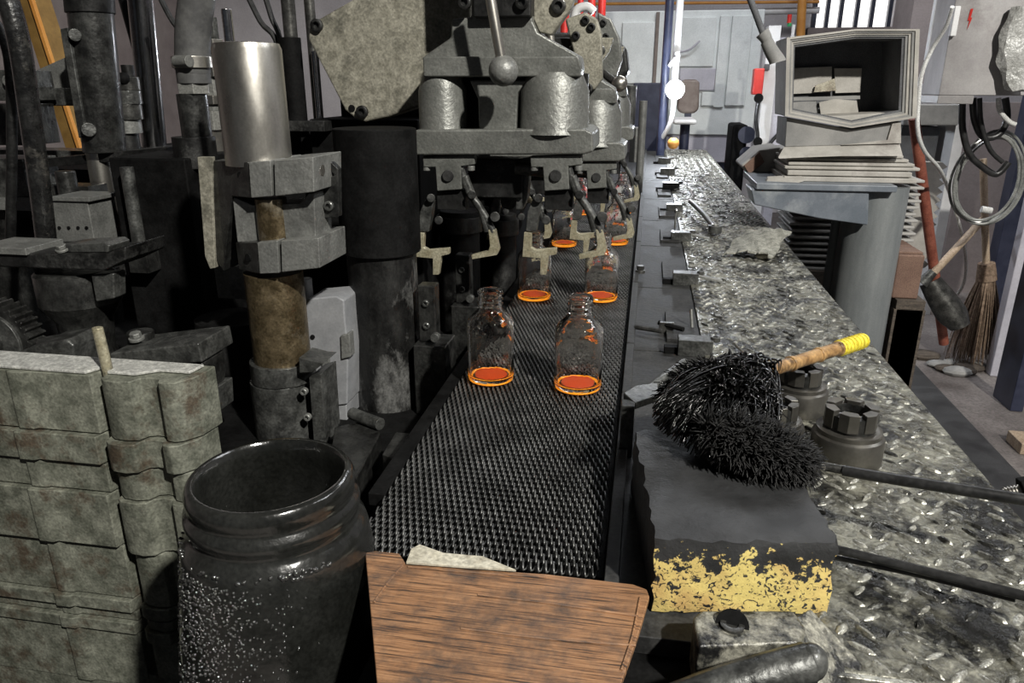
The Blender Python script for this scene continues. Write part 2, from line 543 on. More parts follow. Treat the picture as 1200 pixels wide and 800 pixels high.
        return s.add(vs, fs)

    def hexbolt(s, c, d, r, h):
        """hexagon head standing on c along direction d"""
        c, d = Vector(c), Vector(d).normalized()
        s.cyl(c - d * h * .3, c + d * h * .25, r * 1.3, seg=16)
        return s.cyl(c + d * h * .25, c + d * h, r, seg=6)

    def socket(s, c, d, r, h):
        """socket-head cap screw: ring with a hollow"""
        c, d = Vector(c), Vector(d).normalized()
        u = d.orthogonal().normalized()
        w = d.cross(u)
        vs, fs = [], []
        prof = [(r, -h * .3), (r, h * .85), (r * .85, h), (r * .55, h), (r * .5, h * .25), (1e-5, h * .25)]
        n, seg = len(prof), 14
        for i in range(seg):
            t = 2 * math.pi * i / seg
            for rr, z in prof:
                vs.append(c + (u * math.cos(t) + w * math.sin(t)) * rr + d * z)
        for i in range(seg):
            j = (i + 1) % seg
            for k in range(n - 1):
                fs.append((i * n + k, j * n + k, j * n + k + 1, i * n + k + 1))
        return s.add(vs, fs)

    def build(s, name, material, parent=None, bevel=.0012, smooth=38, jitter=0.0):
        me = bpy.data.meshes.new(name)
        if parent is None:
            xs, ys, zs = [v.x for v in s.v], [v.y for v in s.v], [v.z for v in s.v]
            org = Vector(((min(xs) + max(xs)) / 2, (min(ys) + max(ys)) / 2, min(zs)))
        else:
            org = ORG[parent.name]
        me.from_pydata([v - org for v in s.v], [], s.f)
        bm = bmesh.new()
        bm.from_mesh(me)
        bmesh.ops.recalc_face_normals(bm, faces=bm.faces)
        bm.to_mesh(me)
        bm.free()
        for p in me.polygons:
            p.use_smooth = True
        me.set_sharp_from_angle(angle=math.radians(smooth))
        me.materials.append(M[material] if isinstance(material, str) else material)
        o = bpy.data.objects.new(name, me)
        COL.objects.link(o)
        if parent is None:
            o.location = org
        else:
            o.parent = parent
        ORG[o.name] = org
        if bevel:
            b = o.modifiers.new('edge', 'BEVEL')
            b.width = bevel
            b.segments = 2
            b.limit_method = 'ANGLE'
            b.angle_limit = math.radians(40)
            b.harden_normals = True
        return o


ORG = {}


def tag(o, label, cat, group=None):
    o['label'] = label
    o['category'] = cat
    if group:
        o['group'] = group
    return o


def thing(name, loc, label, cat, group=None):
    o = bpy.data.objects.new(name, None)
    COL.objects.link(o)
    o.location = loc
    o.empty_display_size = .02
    ORG[o.name] = Vector(loc)
    return tag(o, label, cat, group)


def structure(o):
    o['kind'] = 'structure'
    return o


def copy_tree(o, loc=None, label=None, parent=None, delta=None):
    c = o.copy()
    COL.objects.link(c)
    c.parent = parent
    if delta is not None:
        c.location = Vector(o.location) + Vector(delta)
    if loc is not None:
        c.location = loc
    if label:
        c['label'] = label
    for ch in o.children:
        copy_tree(ch, parent=c)
    return c


UPY = (0, -1, 0)                            # towards the camera side of the line

# ================================================================== THE SETTING
FLOOR_Z = -0.88
structure(MB().box((-6, -3, FLOOR_Z - .1), (6, 9, FLOOR_Z)).build('floor', 'floor', bevel=0))
structure(MB().box((-6, 8.4, FLOOR_Z), (6, 8.6, 3.4)).build('wall_back', 'wall', bevel=0))
structure(MB().box((5.0, -3, FLOOR_Z), (5.2, 8.4, 3.4)).build('wall_right', 'wall', bevel=0))
structure(MB().box((-5.2, -3, FLOOR_Z), (-5.0, 8.4, 3.4)).build('wall_left', 'pink', bevel=0))
structure(MB().box((-6, -3, 3.4), (6, 9, 3.5)).build('ceiling', 'ceil', bevel=0))

# a long daylit window band high on the back wall, with dark mullions
wz0, wz1 = P(1000, 60, 8.3).z, P(1000, -60, 8.3).z
win = MB().box((P(955, 20, 8.3).x, 8.36, wz0), (P(1046, 20, 8.3).x, 8.42, wz1)).build('window_1', 'window', bevel=0)
structure(win)
for x in (944, 957, 972, 988, 1007, 1025, 1046):
    xx = P(x, 20, 8.2).x
    MB().box((xx - .018, 8.3, wz0), (xx + .018, 8.38, wz1 + .1)).build('mullion', 'navy', win, bevel=0)
MB().box((P(950, 20, 8.2).x, 8.26, P(1000, 34, 8.2).z - .05), (P(1052, 20, 8.2).x, 8.38, P(1000, 34, 8.2).z + .02)).build('window_sill', 'pink', win, bevel=0)
# plastered pillar right of the window
structure(MB().pbox(1048, -40, 1092, 330, 5.6, .4).build('trim_1', 'pink', bevel=0))
# pipe runs along the back wall
structure(MB().cyl(P(560, 6, 8.0), P(960, 2, 8.0), .014).build('trim_2', 'orange', bevel=0))
structure(MB().cyl(P(560, 22, 8.1), P(960, 12, 8.1), .03).build('trim_3', 'white_plastic', bevel=0))
structure(MB().cyl(P(938, 45, 7.8), P(942, -40, 7.8), .04).build('trim_4', 'orange', bevel=0))

# bed of the line: the black trough that carries belt, guide rail and deck
structure(MB().box((-.264, .66, -.30), (.40, 5.4, -.022)).box((-.20, .30, -.30), (.40, .66, -.022)).build('trim_5', 'black', bevel=0))
structure(MB().box((-.26, .40, FLOOR_Z), (.36, 5.3, -.30)).build('trim_6', 'black', bevel=0))
# machine base on the left of the belt
structure(MB().box((-1.9, .93, FLOOR_Z), (-.266, 5.2, -.13)).build('trim_7', 'black', bevel=0))
structure(MB().box((-1.9, 1.85, -.13), (-.36, 5.2, .20)).build('trim_8', 'black', bevel=0))
structure(MB().box((-1.9, .10, FLOOR_Z), (-.21, .93, -.50)).build('trim_10', 'black', bevel=0))
# black rubber mat on the floor along the deck
tag(MB().box((.42, .2, FLOOR_Z), (1.35, 4.0, FLOOR_Z + .012)).build('floor_mat', 'mat'), 'long black mat on the concrete floor beside the tread plate deck', 'mat')

# ================================================================== CONVEYOR BELT
BX0, BX1 = -.260, -.018
belt = thing('conveyor_belt', (-.139, .42, 0), 'dark woven wire mesh conveyor belt carrying the glass bottles', 'conveyor belt')
PITCHX, ROW = .0072, .0105


def belt_mesh():
    mb = MB()
    y, k = .58, 0
    seg = 4
    while y < 3.6:
        near = y < 1.5
        step = 6 if near else 4
        turns = int((BX1 - BX0) / PITCHX)
        n = turns * step
        off = (k % 2) * .5
        hand = 1
        vs, fs = [], []
        for i in range(n + 1):
            t = i / step + off
            a = 2 * math.pi * t
            c = Vector((BX0 + (i / step) * PITCHX, y + math.cos(a) * ROW * .78 * hand, -.004 + math.sin(a) * .0032))
            for dy, dz in ((.00125, 0), (0, .00125), (-.00125, 0), (0, -.00125)):
                vs.append(c + Vector((dy * .7, dy, dz)))
            if i:
                for q in range(seg):
                    r = (q + 1) % seg
                    fs.append(((i - 1) * seg + q, (i - 1) * seg + r, i * seg + r, i * seg + q))
        mb.add(vs, fs)
        y += ROW if near else ROW * 1.25
        k += 1
    return mb


o = belt_mesh().build('wire_mesh', 'wire', belt, bevel=0, smooth=180)
o['kind'] = 'stuff'
MB().box((BX0, .58, -.02), (BX1, 3.6, -.0095)).build('dark_carrier', 'black', belt, bevel=0)  # bed plate made dark so the gaps in the mesh read dark

# left skirt rail of the belt, and right guide rail made of separate dark slabs
tag(MB().box((-.283, .68, -.022), (-.263, 3.6, -.006)).build('side_rail', 'black'), 'narrow black steel rail along the left edge of the mesh belt', 'rail')
cuts = [.50, .985, 1.20, 1.62, 2.08, 2.5, 3.0, 3.6, 4.4, 5.3]
names = ['dark steel guide slab nearest the black block', 'dark steel guide slab beside the brush bristles', 'dark steel guide slab beside the two front bottles',
         'dark steel guide slab beside the second pair of bottles', 'fifth dark guide slab along the belt', 'sixth dark guide slab along the belt',
         'seventh dark guide slab along the belt', 'eighth dark guide slab along the belt', 'farthest dark guide slab below the lit lamp']
for a, b, n in zip(cuts, cuts[1:], names):
    t = thing('guide_slab', (.05, (a + b) / 2, -.022), n, 'guide rail', 'guide slabs between belt and deck')
    MB().box((-.016, a + .002, -.022), (.112, b - .002, -.004)).build('slab', 'strip', t)
    MB().box((-.016, a + .002, -.004), (-.003, b - .002, .008)).build('lip', 'strip', t)
    w = (b - a)
    MB().box((.052, a + .12 * w, -.004), (.105, a + .52 * w, .003)).build('slide_plate', 'strip', t)

# ================================================================== TREAD PLATE DECK
DX0, DX1 = .112, .400
plates = [(.485, 1.735, 'nearest oily tread plate of the deck, under the steel cups and brushes'),
          (1.74, 2.93, 'middle tread plate of the deck, under the scrap of felt'),
          (2.935, 5.4, 'farthest tread plate of the deck, running towards the lamp')]
for y0, y1, lab in plates:
    t = thing('tread_plate', ((DX0 + DX1) / 2, y0, -.02), lab, 'tread plate', 'tread plates of the deck')
    MB().box((DX0, y0, -.022), (DX1, y1, 0)).build('plate', 'tread', t, bevel=.002)
    bars = MB()
    s = .0185
    ny, nx = int((y1 - y0) / s), int((DX1 - DX0) / s)
    for i in range(ny):
        for j in range(nx):
            x = DX0 + .012 + j * s + (s * .5 if i % 2 else 0) + random.uniform(-.0015, .0015)
            y = y0 + .012 + i * s + random.uniform(-.0015, .0015)
            if x > DX1 - .012 or y > y1 - .012:
                continue
            a = (math.pi / 4 if (i + j) % 2 else -math.pi / 4) + random.uniform(-.25, .25)
            if random.random() < .10:
                continue
            ca, sa = math.cos(a), math.sin(a)
            l, w, h = .0105 * random.uniform(.7, 1.2), .0036 * random.uniform(.8, 1.2), .0026 * random.uniform(.4, 1.2)
            vs = []
            for q in range(8):
                t_ = 2 * math.pi * q / 8
                ex, ey = l * math.cos(t_), w * math.sin(t_)
                vs.append((x + ex * ca - ey * sa, y + ex * sa + ey * ca, -.0003))
            for q in range(8):
                t_ = 2 * math.pi * q / 8
                ex, ey = l * .7 * math.cos(t_), w * .5 * math.sin(t_)
                vs.append((x + ex * ca - ey * sa, y + ex * sa + ey * ca, h))
            fs = [[8 + q for q in range(8)]] + [[q, (q + 1) % 8, 8 + (q + 1) % 8, 8 + q] for q in range(8)]
            bars.add(vs, fs)
    o = bars.build('raised_pattern', 'tread_b', t, bevel=0, smooth=60)
    o['kind'] = 'stuff'
    if y0 < .5:
        MB().box((DX0 + .05, y0 - .006, -.05), (DX1, y0 - .0005, .001)).build('front_lip', 'tread_b', t)

# ================================================================== GLASS BOTTLES
HB, RB = .140, .0345


def bottle(loc, label):
    t = thing('glass_bottle', loc, label, 'bottle', 'glass bottles on the belt')
    out = [(0, .0015), (RB * .80, .0005), (RB * .97, .003), (RB, .009), (RB, .088), (RB * .97, .094), (RB * .82, .101), (RB * .58, .109), (RB * .50, .113),
           (RB * .48, .117), (RB * .54, .1185), (RB * .54, .1205), (RB * .47, .122), (RB * .47, .1245), (RB * .54, .126), (RB * .54, .128), (RB * .47, .1295),
           (RB * .47, .132), (RB * .54, .1335), (RB * .54, .137), (RB * .50, .140)]
    inn = [(RB * .42, .140), (RB * .38, .137), (RB * .38, .115), (RB * .46, .108), (RB * .74, .097), (RB * .93, .087), (RB * .94, .014), (RB * .88, .0085), (0, .0075)]
    MB().lathe(loc, out + inn, 40).build('glass_body', 'glass', t, bevel=0, smooth=70)
    MB().lathe(loc, [(0, .0080), (RB * .70, .0081), (RB * .72, .0086), (0, .0088)], 28).build('glowing_floor', 'hot', t, bevel=0)['label'] = 'red hot floor of the bottle'
    MB().lathe(loc, [(RB * .90, .0018), (RB * .945, .0028), (RB * .972, .0044), (RB * .966, .0056), (RB * .94, .0044), (RB * .90, .0030), (RB * .90, .0018)], 36).build('glowing_rim', 'hot_rim', t, bevel=0)['label'] = 'orange glowing rim of the base'
    return t


b0 = bottle(Vector((-.213, 1.017, .0)), 'front left clear glass bottle with orange glowing base on the belt')
for x, y, lab in ((-.081, 1.007, 'front right clear glass bottle with orange glowing base on the belt'),
                  (-.215, 1.475, 'second row left glass bottle, below the hanging tongs'),
                  (-.078, 1.490, 'second row right glass bottle near the guide rail'),
                  (-.212, 2.02, 'third row left glass bottle, half hidden behind the tongs'),
                  (-.072, 2.07, 'third row right glass bottle, half hidden behind a claw'),
                  (-.214, 2.56, 'farthest left glass bottle, deep behind the tongs'),
                  (-.076, 2.60, 'farthest right glass bottle, deep behind the tongs')):
    copy_tree(b0, (x, y, 0), lab)

# ================================================================== GUIDE RAIL BRACKETS
def rail_bracket(px, py, label, s=1.0, arm=True):
    c = G(px, py, 0)
    x, y = c.x, c.y
    t = thing('rail_bracket', (x, y, -.004), label, 'bracket', 'brackets bolted along the guide rail')
    MB().box((x - .034 * s, y - .016 * s, -.004), (x + .022 * s, y + .016 * s, .024 * s)).build('block', 'iron', t)
    if arm:
        MB().prism([(x + .018 * s, y - .012 * s, .016 * s), (x + .018 * s, y + .012 * s, .016 * s), (x + .075 * s, y + .006 * s, .003), (x + .075 * s, y - .004 * s, .003)], (0, 0, .006)).build('arm', 'iron_l', t)
    MB().socket((x + .026 * s, y, .022 * s), (0, 0, 1), .008 * s, .006 * s).build('screw', 'tool', t, bevel=0)
    MB().box((x - .056 * s, y - .008 * s, -.004), (x - .034 * s, y + .008 * s, .008)).build('tongue', 'black', t)
    return t


for px, py, lab, arm in ((806, 331, 'steel rail bracket with a long arm, in front of the felt scrap', True), (800, 281, 'steel rail bracket left of the felt scrap, beside the lever', True),
                         (792, 247, 'steel rail bracket behind the lever with round end', False), (788, 222, 'fourth rail bracket from the brush, on the far rail', False),
                         (784, 204, 'fifth rail bracket, small and far along the rail', False), (780, 191, 'farthest small rail bracket near the lit lamp', False),
                         (818, 412, 'nearest rail bracket, right behind the black brush', False)):
    rail_bracket(px, py, lab, 1.0 if py > 240 else 1.25, arm)

# lever with a round eye
t = thing('lever', G(825, 255, 0), 'bare steel lever with a round eye lying across the guide rail', 'lever')
a, b = G(809, 236, .035), G(838, 268, .02)
MB().tube([a, a.lerp(b, .5) + Vector((0, 0, .006)), b], .008, 10).build('shank', 'iron_l', t, bevel=0)
MB().cyl(b - Vector((0, 0, .012)), b + Vector((0, 0, .010)), .020, seg=20).build('eye', 'iron', t)
MB().socket(b + Vector((0, 0, .010)), (0, 0, 1), .010, .004).build('pin', 'steel', t, bevel=0)
# upright pin
t = thing('pin', G(791, 262, 0), 'small upright pin with a bright ball head on the guide rail', 'pin')
c = G(791, 265, 0)
MB().cyl(c - Vector((0, 0, .004)), c + Vector((0, 0, .045)), .003, seg=10).build('stem', 'iron_l', t, bevel=0)
MB().ball(c + Vector((0, 0, .048)), .007, 12, 8).build('head', 'chrome', t, bevel=0)
# thin rod standing from the rail, small T clamp and loose bars
c = G(811, 385, 0)
tag(MB().cyl(c, c + Vector((-.004, .01, .034)), .0028, seg=10).build('rod', 'iron_l', bevel=0), 'thin upright rod on the guide rail behind the brush', 'rod')
t = thing('screw_clamp', G(772, 386, 0), 'black T shaped screw clamp lying on the guide rail by the brush', 'clamp')
MB().cyl(G(744, 383, .008), G(776, 388, .008), .0045, seg=8).build('spindle', 'tool', t, bevel=0)
MB().cyl(G(772, 378, .012), G(801, 386, .010), .0045, seg=8).build('handle', 'black', t, bevel=0)
MB().box(G(772, 390, -.004), G(790, 377, .016)).build('jaw', 'tool', t)
for pts, lab in ((((790, 222), (806, 220), (812, 230)), 'thin bent wire on the far deck near the rail'), (((818, 208), (830, 216), (836, 221)), 'thin wire scrap on the far deck, right of the bent wire'),
                 (((860, 402), (870, 412), (884, 424)), 'bright thin wire on the deck behind the brush handle')):
    tag(MB().tube([G(x, y, .006) for x, y in pts], .0022, 6).build('wire_scrap', 'steel', bevel=0), lab, 'wire')
c = G(738, 305, 0)
tag(MB().hexbolt((-.0, 1.72, .008), (0, 0, 1), .009, .014).build('hex_bolt', 'tool'), 'hex bolt on the lip of the guide rail', 'bolt')

# ================================================================== SCRAP OF FELT
def felt():
    nx, ny = 22, 12
    A, B, C, D = G(846, 300, .004), G(905, 302, .012), G(926, 272, .045), G(872, 272, .03)
    vs, fs = [], []
    for th in (0, .004):
        for i in range(nx + 1):
            for j in range(ny + 1):
                u, v = i / nx, j / ny
                p = A.lerp(B, u).lerp(D.lerp(C, u), v)
                rag = .006 * math.sin(u * 31 + v * 9) if j in (0, ny) or i in (0, nx) else 0
                p = p + Vector((rag, rag * .6, .012 * math.sin(u * 3.1) * (1 - .4 * v) + .003 * math.sin(u * 17 + v * 13) + th))
                vs.append(p)
    k = (nx + 1) * (ny + 1)
    for i in range(nx):
        for j in range(ny):
            a, b, c, d = i * (ny + 1) + j, (i + 1) * (ny + 1) + j, (i + 1) * (ny + 1) + j + 1, i * (ny + 1) + j + 1
            fs += [(a, b, c, d), (a + k, d + k, c + k, b + k)]
    for i in range(nx):
        for j in (0, ny):
            a, b = i * (ny + 1) + j, (i + 1) * (ny + 1) + j
            fs.append((a, b, b + k, a + k))
    for j in range(ny):
        for i in (0, nx):
            a, b = i * (ny + 1) + j, i * (ny + 1) + j + 1
            fs.append((a, b, b + k, a + k))
    return MB().add(vs, fs)


tag(felt().build('felt_scrap', 'felt', bevel=0), 'crumpled grey scrap of felt lying on the tread plate', 'cloth')
tag(MB().ball(G(896, 300, .008), .016, 12, 8, (1.5, .8, .5)).build('paper_wad', 'torn_paper', bevel=0), 'small pale wad tucked under the felt scrap', 'paper')

# ================================================================== STEEL CUPS
def cup(x, y, label, s=1.0, rot=0.2):
    t = thing('threaded_cup', (x, y, 0), label, 'cup', 'steel cups on the deck')
    R = .0395 * s
    prof = [(0, 0), (R * .98, 0), (R, .002), (R, .030), (R * .97, .033), (R * .90, .035), (R * .90, .040), (R * .83, .041), (R * .76, .041), (0, .041)]
    MB().lathe((x, y, 0), [(r, z * s) for r, z in prof], 48).build('base', 'cup_steel', t, bevel=0, smooth=30)
    r = R * .72
    mb = MB()
    mb.lathe((x, y, 0), [(r * .62, .062 * s), (r * .95, .060 * s), (r * .97, .040 * s), (r * .62, .040 * s), (r * .55, .055 * s), (r * .62, .062 * s)], 36)
    mb.build('collar', 'iron_d', t, bevel=0, smooth=30)
    for k in range(6):
        a = rot + k * math.pi / 3
        mb = MB()
        w = .40
        p = [(x + rr * math.cos(a + q), y + rr * math.sin(a + q), .044 * s) for rr, q in ((r * .66, -w), (r * 1.0, -w), (r * 1.06, 0), (r * 1.0, w), (r * .66, w))]
        mb.prism(p, (0, 0, .022 * s)).build('lug', 'cup_steel', t, bevel=.0008)
    return t


c = G(990, 520, 0)
cup(.252, .845, 'steel cup with a castle nut top, foremost on the deck', 1.02)
cup(.172, .868, 'grey steel cup squeezed between black brush and foremost cup', .9, .5)
cup(.222, .985, 'steel cup with dark castle nut below the bamboo handle', .95, .1)

# ================================================================== BLACK BLOCK WITH YELLOW PAINT
def block():
    bm = bmesh.new()
    A, B = Vector((.025, .530, -.003)), Vector((.172, .735, .070))
    n = (16, 20, 8)
    vs, fs = [], []
    idx = {}

    def vid(i, j, k):
        if (i, j, k) not in idx:
            u, v, w = i / n[0], j / n[1], k / n[2]
            x, y, z = A.x + (B.x - A.x) * u, A.y + (B.y - A.y) * v, A.z + (B.z - A.z) * w
            # slight skew: the far end swings to the left
            x -= .022 * v
            y += .022 * u
            e = sum(q in (0, n[m]) for m, q in enumerate((i, j, k)))
            amp = .0008 if e == 1 else .0022
            x += random.uniform(-amp, amp)
            y += random.uniform(-amp, amp)
            z += random.uniform(-amp, amp) * (1 if k else 0)
            if e >= 2:
                cx, cy, cz = (A.x + B.x) / 2 - .011, (A.y + B.y) / 2 + .011, .034
                x += (cx - x) * .012
                y += (cy - y) * .012
                z += (cz - z) * .02
            idx[(i, j, k)] = len(vs)
            vs.append((x, y, z))
        return idx[(i, j, k)]
    for i in range(n[0]):
        for j in range(n[1]):
            for k in (0, n[2]):
                fs.append([vid(i, j, k), vid(i + 1, j, k), vid(i + 1, j + 1, k), vid(i, j + 1, k)])
    for i in range(n[0]):
        for k in range(n[2]):
            for j in (0, n[1]):
                fs.append([vid(i, j, k), vid(i + 1, j, k), vid(i + 1, j, k + 1), vid(i, j, k + 1)])
    for j in range(n[1]):
        for k in range(n[2]):
            for i in (0, n[0]):
                fs.append([vid(i, j, k), vid(i, j + 1, k), vid(i, j + 1, k + 1), vid(i, j, k + 1)])
    bm.free()
    return MB().add(vs, fs)


tag(block().build('tarred_block', 'block', bevel=0, smooth=50), 'black tarred block with flaking yellow paint on its front', 'block')

# ================================================================== BRUSHES
def strands(mb, roots, n, r0, seg=5):
    for _ in range(n):
        a, m, b = roots()
        pts = [a * (1 - t) ** 2 + m * 2 * t * (1 - t) + b * t * t for t in [q / seg for q in range(seg + 1)]]
        u = (b - a).cross(Vector((0, 0, 1)))
        u = u.normalized() if u.length > 1e-6 else Vector((1, 0, 0))
        w = Vector((0, 0, 1))
        vs, fs = [], []
        for q, p in enumerate(pts):
            rr = r0 * (1.0 - .75 * q / seg) * random.uniform(.85, 1.15)
            for k in range(3):
                t = 2 * math.pi * k / 3
                vs.append(p + (u * math.cos(t) + w * math.sin(t)) * rr)
            if q:
                for k in range(3):
                    l = (k + 1) % 3
                    fs.append(((q - 1) * 3 + k, (q - 1) * 3 + l, q * 3 + l, q * 3 + k))
        fs.append((3 * seg, 3 * seg + 1, 3 * seg + 2))
        mb.add(vs, fs)


A1 = G(884, 440, .112)
H1 = G(1011, 399, .098)
brush = thing('tar_brush', G(850, 500, .072), 'tarred black brush with bamboo handle and yellow tape, lying on the block', 'brush')
tips1 = []


def root1():
    u = random.random()
    x0 = 764 + 150 * random.random()
    lo = 497 + 48 * math.sin(math.pi * min(1, (x0 - 764) / 170)) if x0 < 850 else 540 - (x0 - 850) * .42
    hi = 470 - 50 * math.sin(math.pi * min(1, max(0, (x0 - 770)) / 190))
    v = random.random() ** .7
    y0 = hi + (lo - hi) * v
    tip = G(x0, y0, .076 + .050 * (1 - v) + random.uniform(0, .008))
    a = A1 + Vector((random.uniform(-.03, .012), random.uniform(-.022, .022), random.uniform(-.01, .012)))
    m = a.lerp(tip, .55) + Vector((random.uniform(-.02, .02), random.uniform(-.02, .02), .016 + .026 * random.random()))
    return a, m, tip


mb = MB()
strands(mb, root1, 1100, .0024, 6)


def tuft1():
    # wet curls standing off the bundle
    c = G(838, 476, .094)
    a_, b_ = random.uniform(0, 2 * math.pi), random.uniform(0, math.pi / 2)
    n_ = Vector((math.cos(a_) * math.cos(b_), math.sin(a_) * math.cos(b_), math.sin(b_)))
    a = c + Vector((n_.x * .050 + .004, n_.y * .040, n_.z * .034))
    d = n_ * .5 + Vector((random.uniform(-.8, .3), random.uniform(-.7, .4), random.uniform(-.7, .3)))
    tip = a + d.normalized() * random.uniform(.014, .027)
    return a, a.lerp(tip, .5) + Vector((random.uniform(-.007, .007), random.uniform(-.007, .007), .007)), tip


strands(mb, tuft1, 1300, .0022, 4)
o = mb.build('bristles', 'tar', brush, bevel=0, smooth=180)
o['kind'] = 'stuff'
cc = G(838, 478, .095)
MB().ball(cc, .062, 20, 12, (1.0, .72, .34)).build('bristle_core', 'tar', brush, bevel=0)
hd = H1 - A1
hn = MB()
hn.tube([A1 - hd * .02, A1 + hd * .16, A1 + hd * .30], .0066, 14, 3, .0082).tube([A1 + hd * .30, A1 + hd * .52, A1 + hd * .74], .0080, 14, 3, .0088)
hand = hn.build('handle', 'bamboo', brush, bevel=0)
for f in (.30, .55, .735):
    MB().cyl(A1 + hd * (f - .012), A1 + hd * (f + .012), .0097, seg=14).build('bamboo_node', 'bamboo', hand, bevel=.001)
MB().tube([A1 + hd * (.745 + .01 * k) for k in range(26)], .0100, 14, 1).build('tape_wrap', 'yellow_tape', brush, bevel=0)
for k in range(7):
    f = .76 + k * .036
    MB().cyl(A1 + hd * f, A1 + hd * (f + .02), .0110, .0104, seg=14).build('tape_turn', 'yellow_tape', brush, bevel=0)

R2a, R2b = G(948, 547, .066), G(1230, 590, .085)
brush2 = thing('tar_brush', G(880, 545, .072), 'tarred black brush with a black rod handle, drooping over the block edge', 'brush')
A2 = G(938, 545, .078)


def root2():
    # short stiff tufts all over a drooping, elongated core
    c = G(882, 527, .088)
    u, th = random.uniform(-1, 1), random.uniform(-.25, math.pi + .25)
    rr = math.sqrt(max(0, 1 - u * u))
    ax = (G(935, 548, .078) - G(828, 508, .100)).normalized()
    sd = ax.cross(Vector((0, 0, 1))).normalized()
    up = sd.cross(ax)
    a = c + ax * (u * .052) + sd * (math.cos(th) * rr * .026) + up * (math.sin(th) * rr * .020)
    d = (sd * math.cos(th) + up * math.sin(th)) * .35 + ax * random.uniform(-.2, .55) + Vector((random.uniform(-.35, .35), random.uniform(-.35, .35), random.uniform(-.45, .15)))
    tip = a + d.normalized() * random.uniform(.012, .022)
    return a, a.lerp(tip, .5) + Vector((random.uniform(-.003, .003), random.uniform(-.003, .003), .003)), tip


mb = MB()
strands(mb, root2, 2600, .0016, 3)
o = mb.build('bristles', 'tar_dull', brush2, bevel=0, smooth=180)
o['kind'] = 'stuff'
MB().ball(G(882, 527, .086), .040, 18, 10, (1.2, .62, .46)).build('bristle_core', 'tar_dull', brush2, bevel=0)
MB().tube([A2, G(965, 547, .070)], .0035, 10).build('ferrule_rod', 'steel', brush2, bevel=0)
MB().tube([G(988, 551, .070), G(1040, 560, .074), G(1110, 571, .080), R2b], .0054, 12, 4).build('handle', 'cable', brush2, bevel=0)
MB().cyl(G(960, 545, .070), G(996, 552, .070), .0045, seg=12).build('socket', 'tool', brush2, bevel=0)

# third rod: pair of thin bars running off to the right
t = thing('stirring_rod', G(985, 650, .012), 'pair of oily black rods lying on the deck right of the block', 'rod')
MB().tube([G(978, 643, .018), G(1080, 668, .026), G(1240, 708, .036)], .0043, 10, 4).build('rod', 'cable', t, bevel=0)
MB().tube([G(975, 652, .008), G(1080, 674, .016), G(1190, 702, .024)], .0028, 10, 4).build('wire', 'cable', t, bevel=0)
# hex bolt end standing off beyond the deck edge
t = thing('threaded_stud', P(1190, 577, .80), 'threaded stud with black nut beyond the deck edge', 'bolt')
s0, s1 = P(1176, 578, .80), P(1196, 574, .80)
MB().cyl(s0, s1, .0055, seg=12).build('thread', 'steel', t, bevel=0)
for k in range(5):
    q = s0.lerp(s1, .1 + k * .19)
    MB().cyl(q, q + (s1 - s0) * .07, .0068, seg=12).build('thread_turn', 'steel', t, bevel=0)
MB().cyl(s1, s1 + (s1 - s0) * .8, .014, seg=6).build('nut', 'black', t)
MB().cyl(s1 + (s1 - s0) * .5, s1 + (s1 - s0) * 1.3, .009, seg=12).build('shank', 'black', t, bevel=0)

# ================================================================== CLAMP LEVER LEFT OF THE BRUSH
t = thing('clamp_lever', G(745, 500, 0), 'bent grey clamp lever left of the black brush', 'lever')
MB().tube([G(802, 424, .07), G(775, 444, .068), G(752, 462, .060)], .0055, 10, 3).build('arm', 'iron', t, bevel=0)
MB().prism([G(730, 468, .060), G(745, 459, .062), G(770, 456, .062), G(772, 470, .058), G(744, 480, .055)], (0, 0, .009)).build('head', 'iron', t)
e = G(734, 476, .058)
MB().box((e.x - .006, e.y - .012, -.004), (e.x + .010, e.y + .008, e.z + .006)).build('leg', 'iron', t)

# ================================================================== FOREGROUND CASTING AND BAR
t = thing('hinge_casting', (.10, .47, -.022), 'cast bracket with a sunk screw in front of the yellow painted block', 'bracket')
q0, q1 = G(812, 776, .0), G(940, 716, .030)
MB().prism([G(812, 722, .032), G(822, 714, .032), G(930, 714, .032), G(945, 735, .032), G(938, 752, .032), G(818, 757, .032)], (0, 0, -.044)).build('body', 'mottle', t, bevel=.003)
MB().cyl(G(858, 733, .0315), G(858, 733, .0325), .0125, seg=24).build('oil_well', 'black', t, bevel=0)
MB().socket(G(858, 733, .0325), (0, 0, 1), .009, .002).build('screw', 'tool', t, bevel=0)
MB().prism([G(930, 722, .026), G(950, 712, .022), G(1012, 778, .004), G(1008, 810, -.01), G(948, 800, .0), G(938, 745, .026)], (0, 0, -.012)).build('web', 'mottle', t, bevel=.002)
t = thing('steel_bar', G(880, 800, -.02), 'dark round steel bar across the bottom edge of the picture', 'bar')
MB().tube([P(775, 832, .40), P(860, 800, .415), P(948, 776, .43)], .0135, 10, 3).build('shaft', 'iron', t, bevel=0)
MB().ball(P(950, 776, .43), .0138, 18, 12, (.8, .8, 1)).build('rounded_end', 'iron', t, bevel=0)

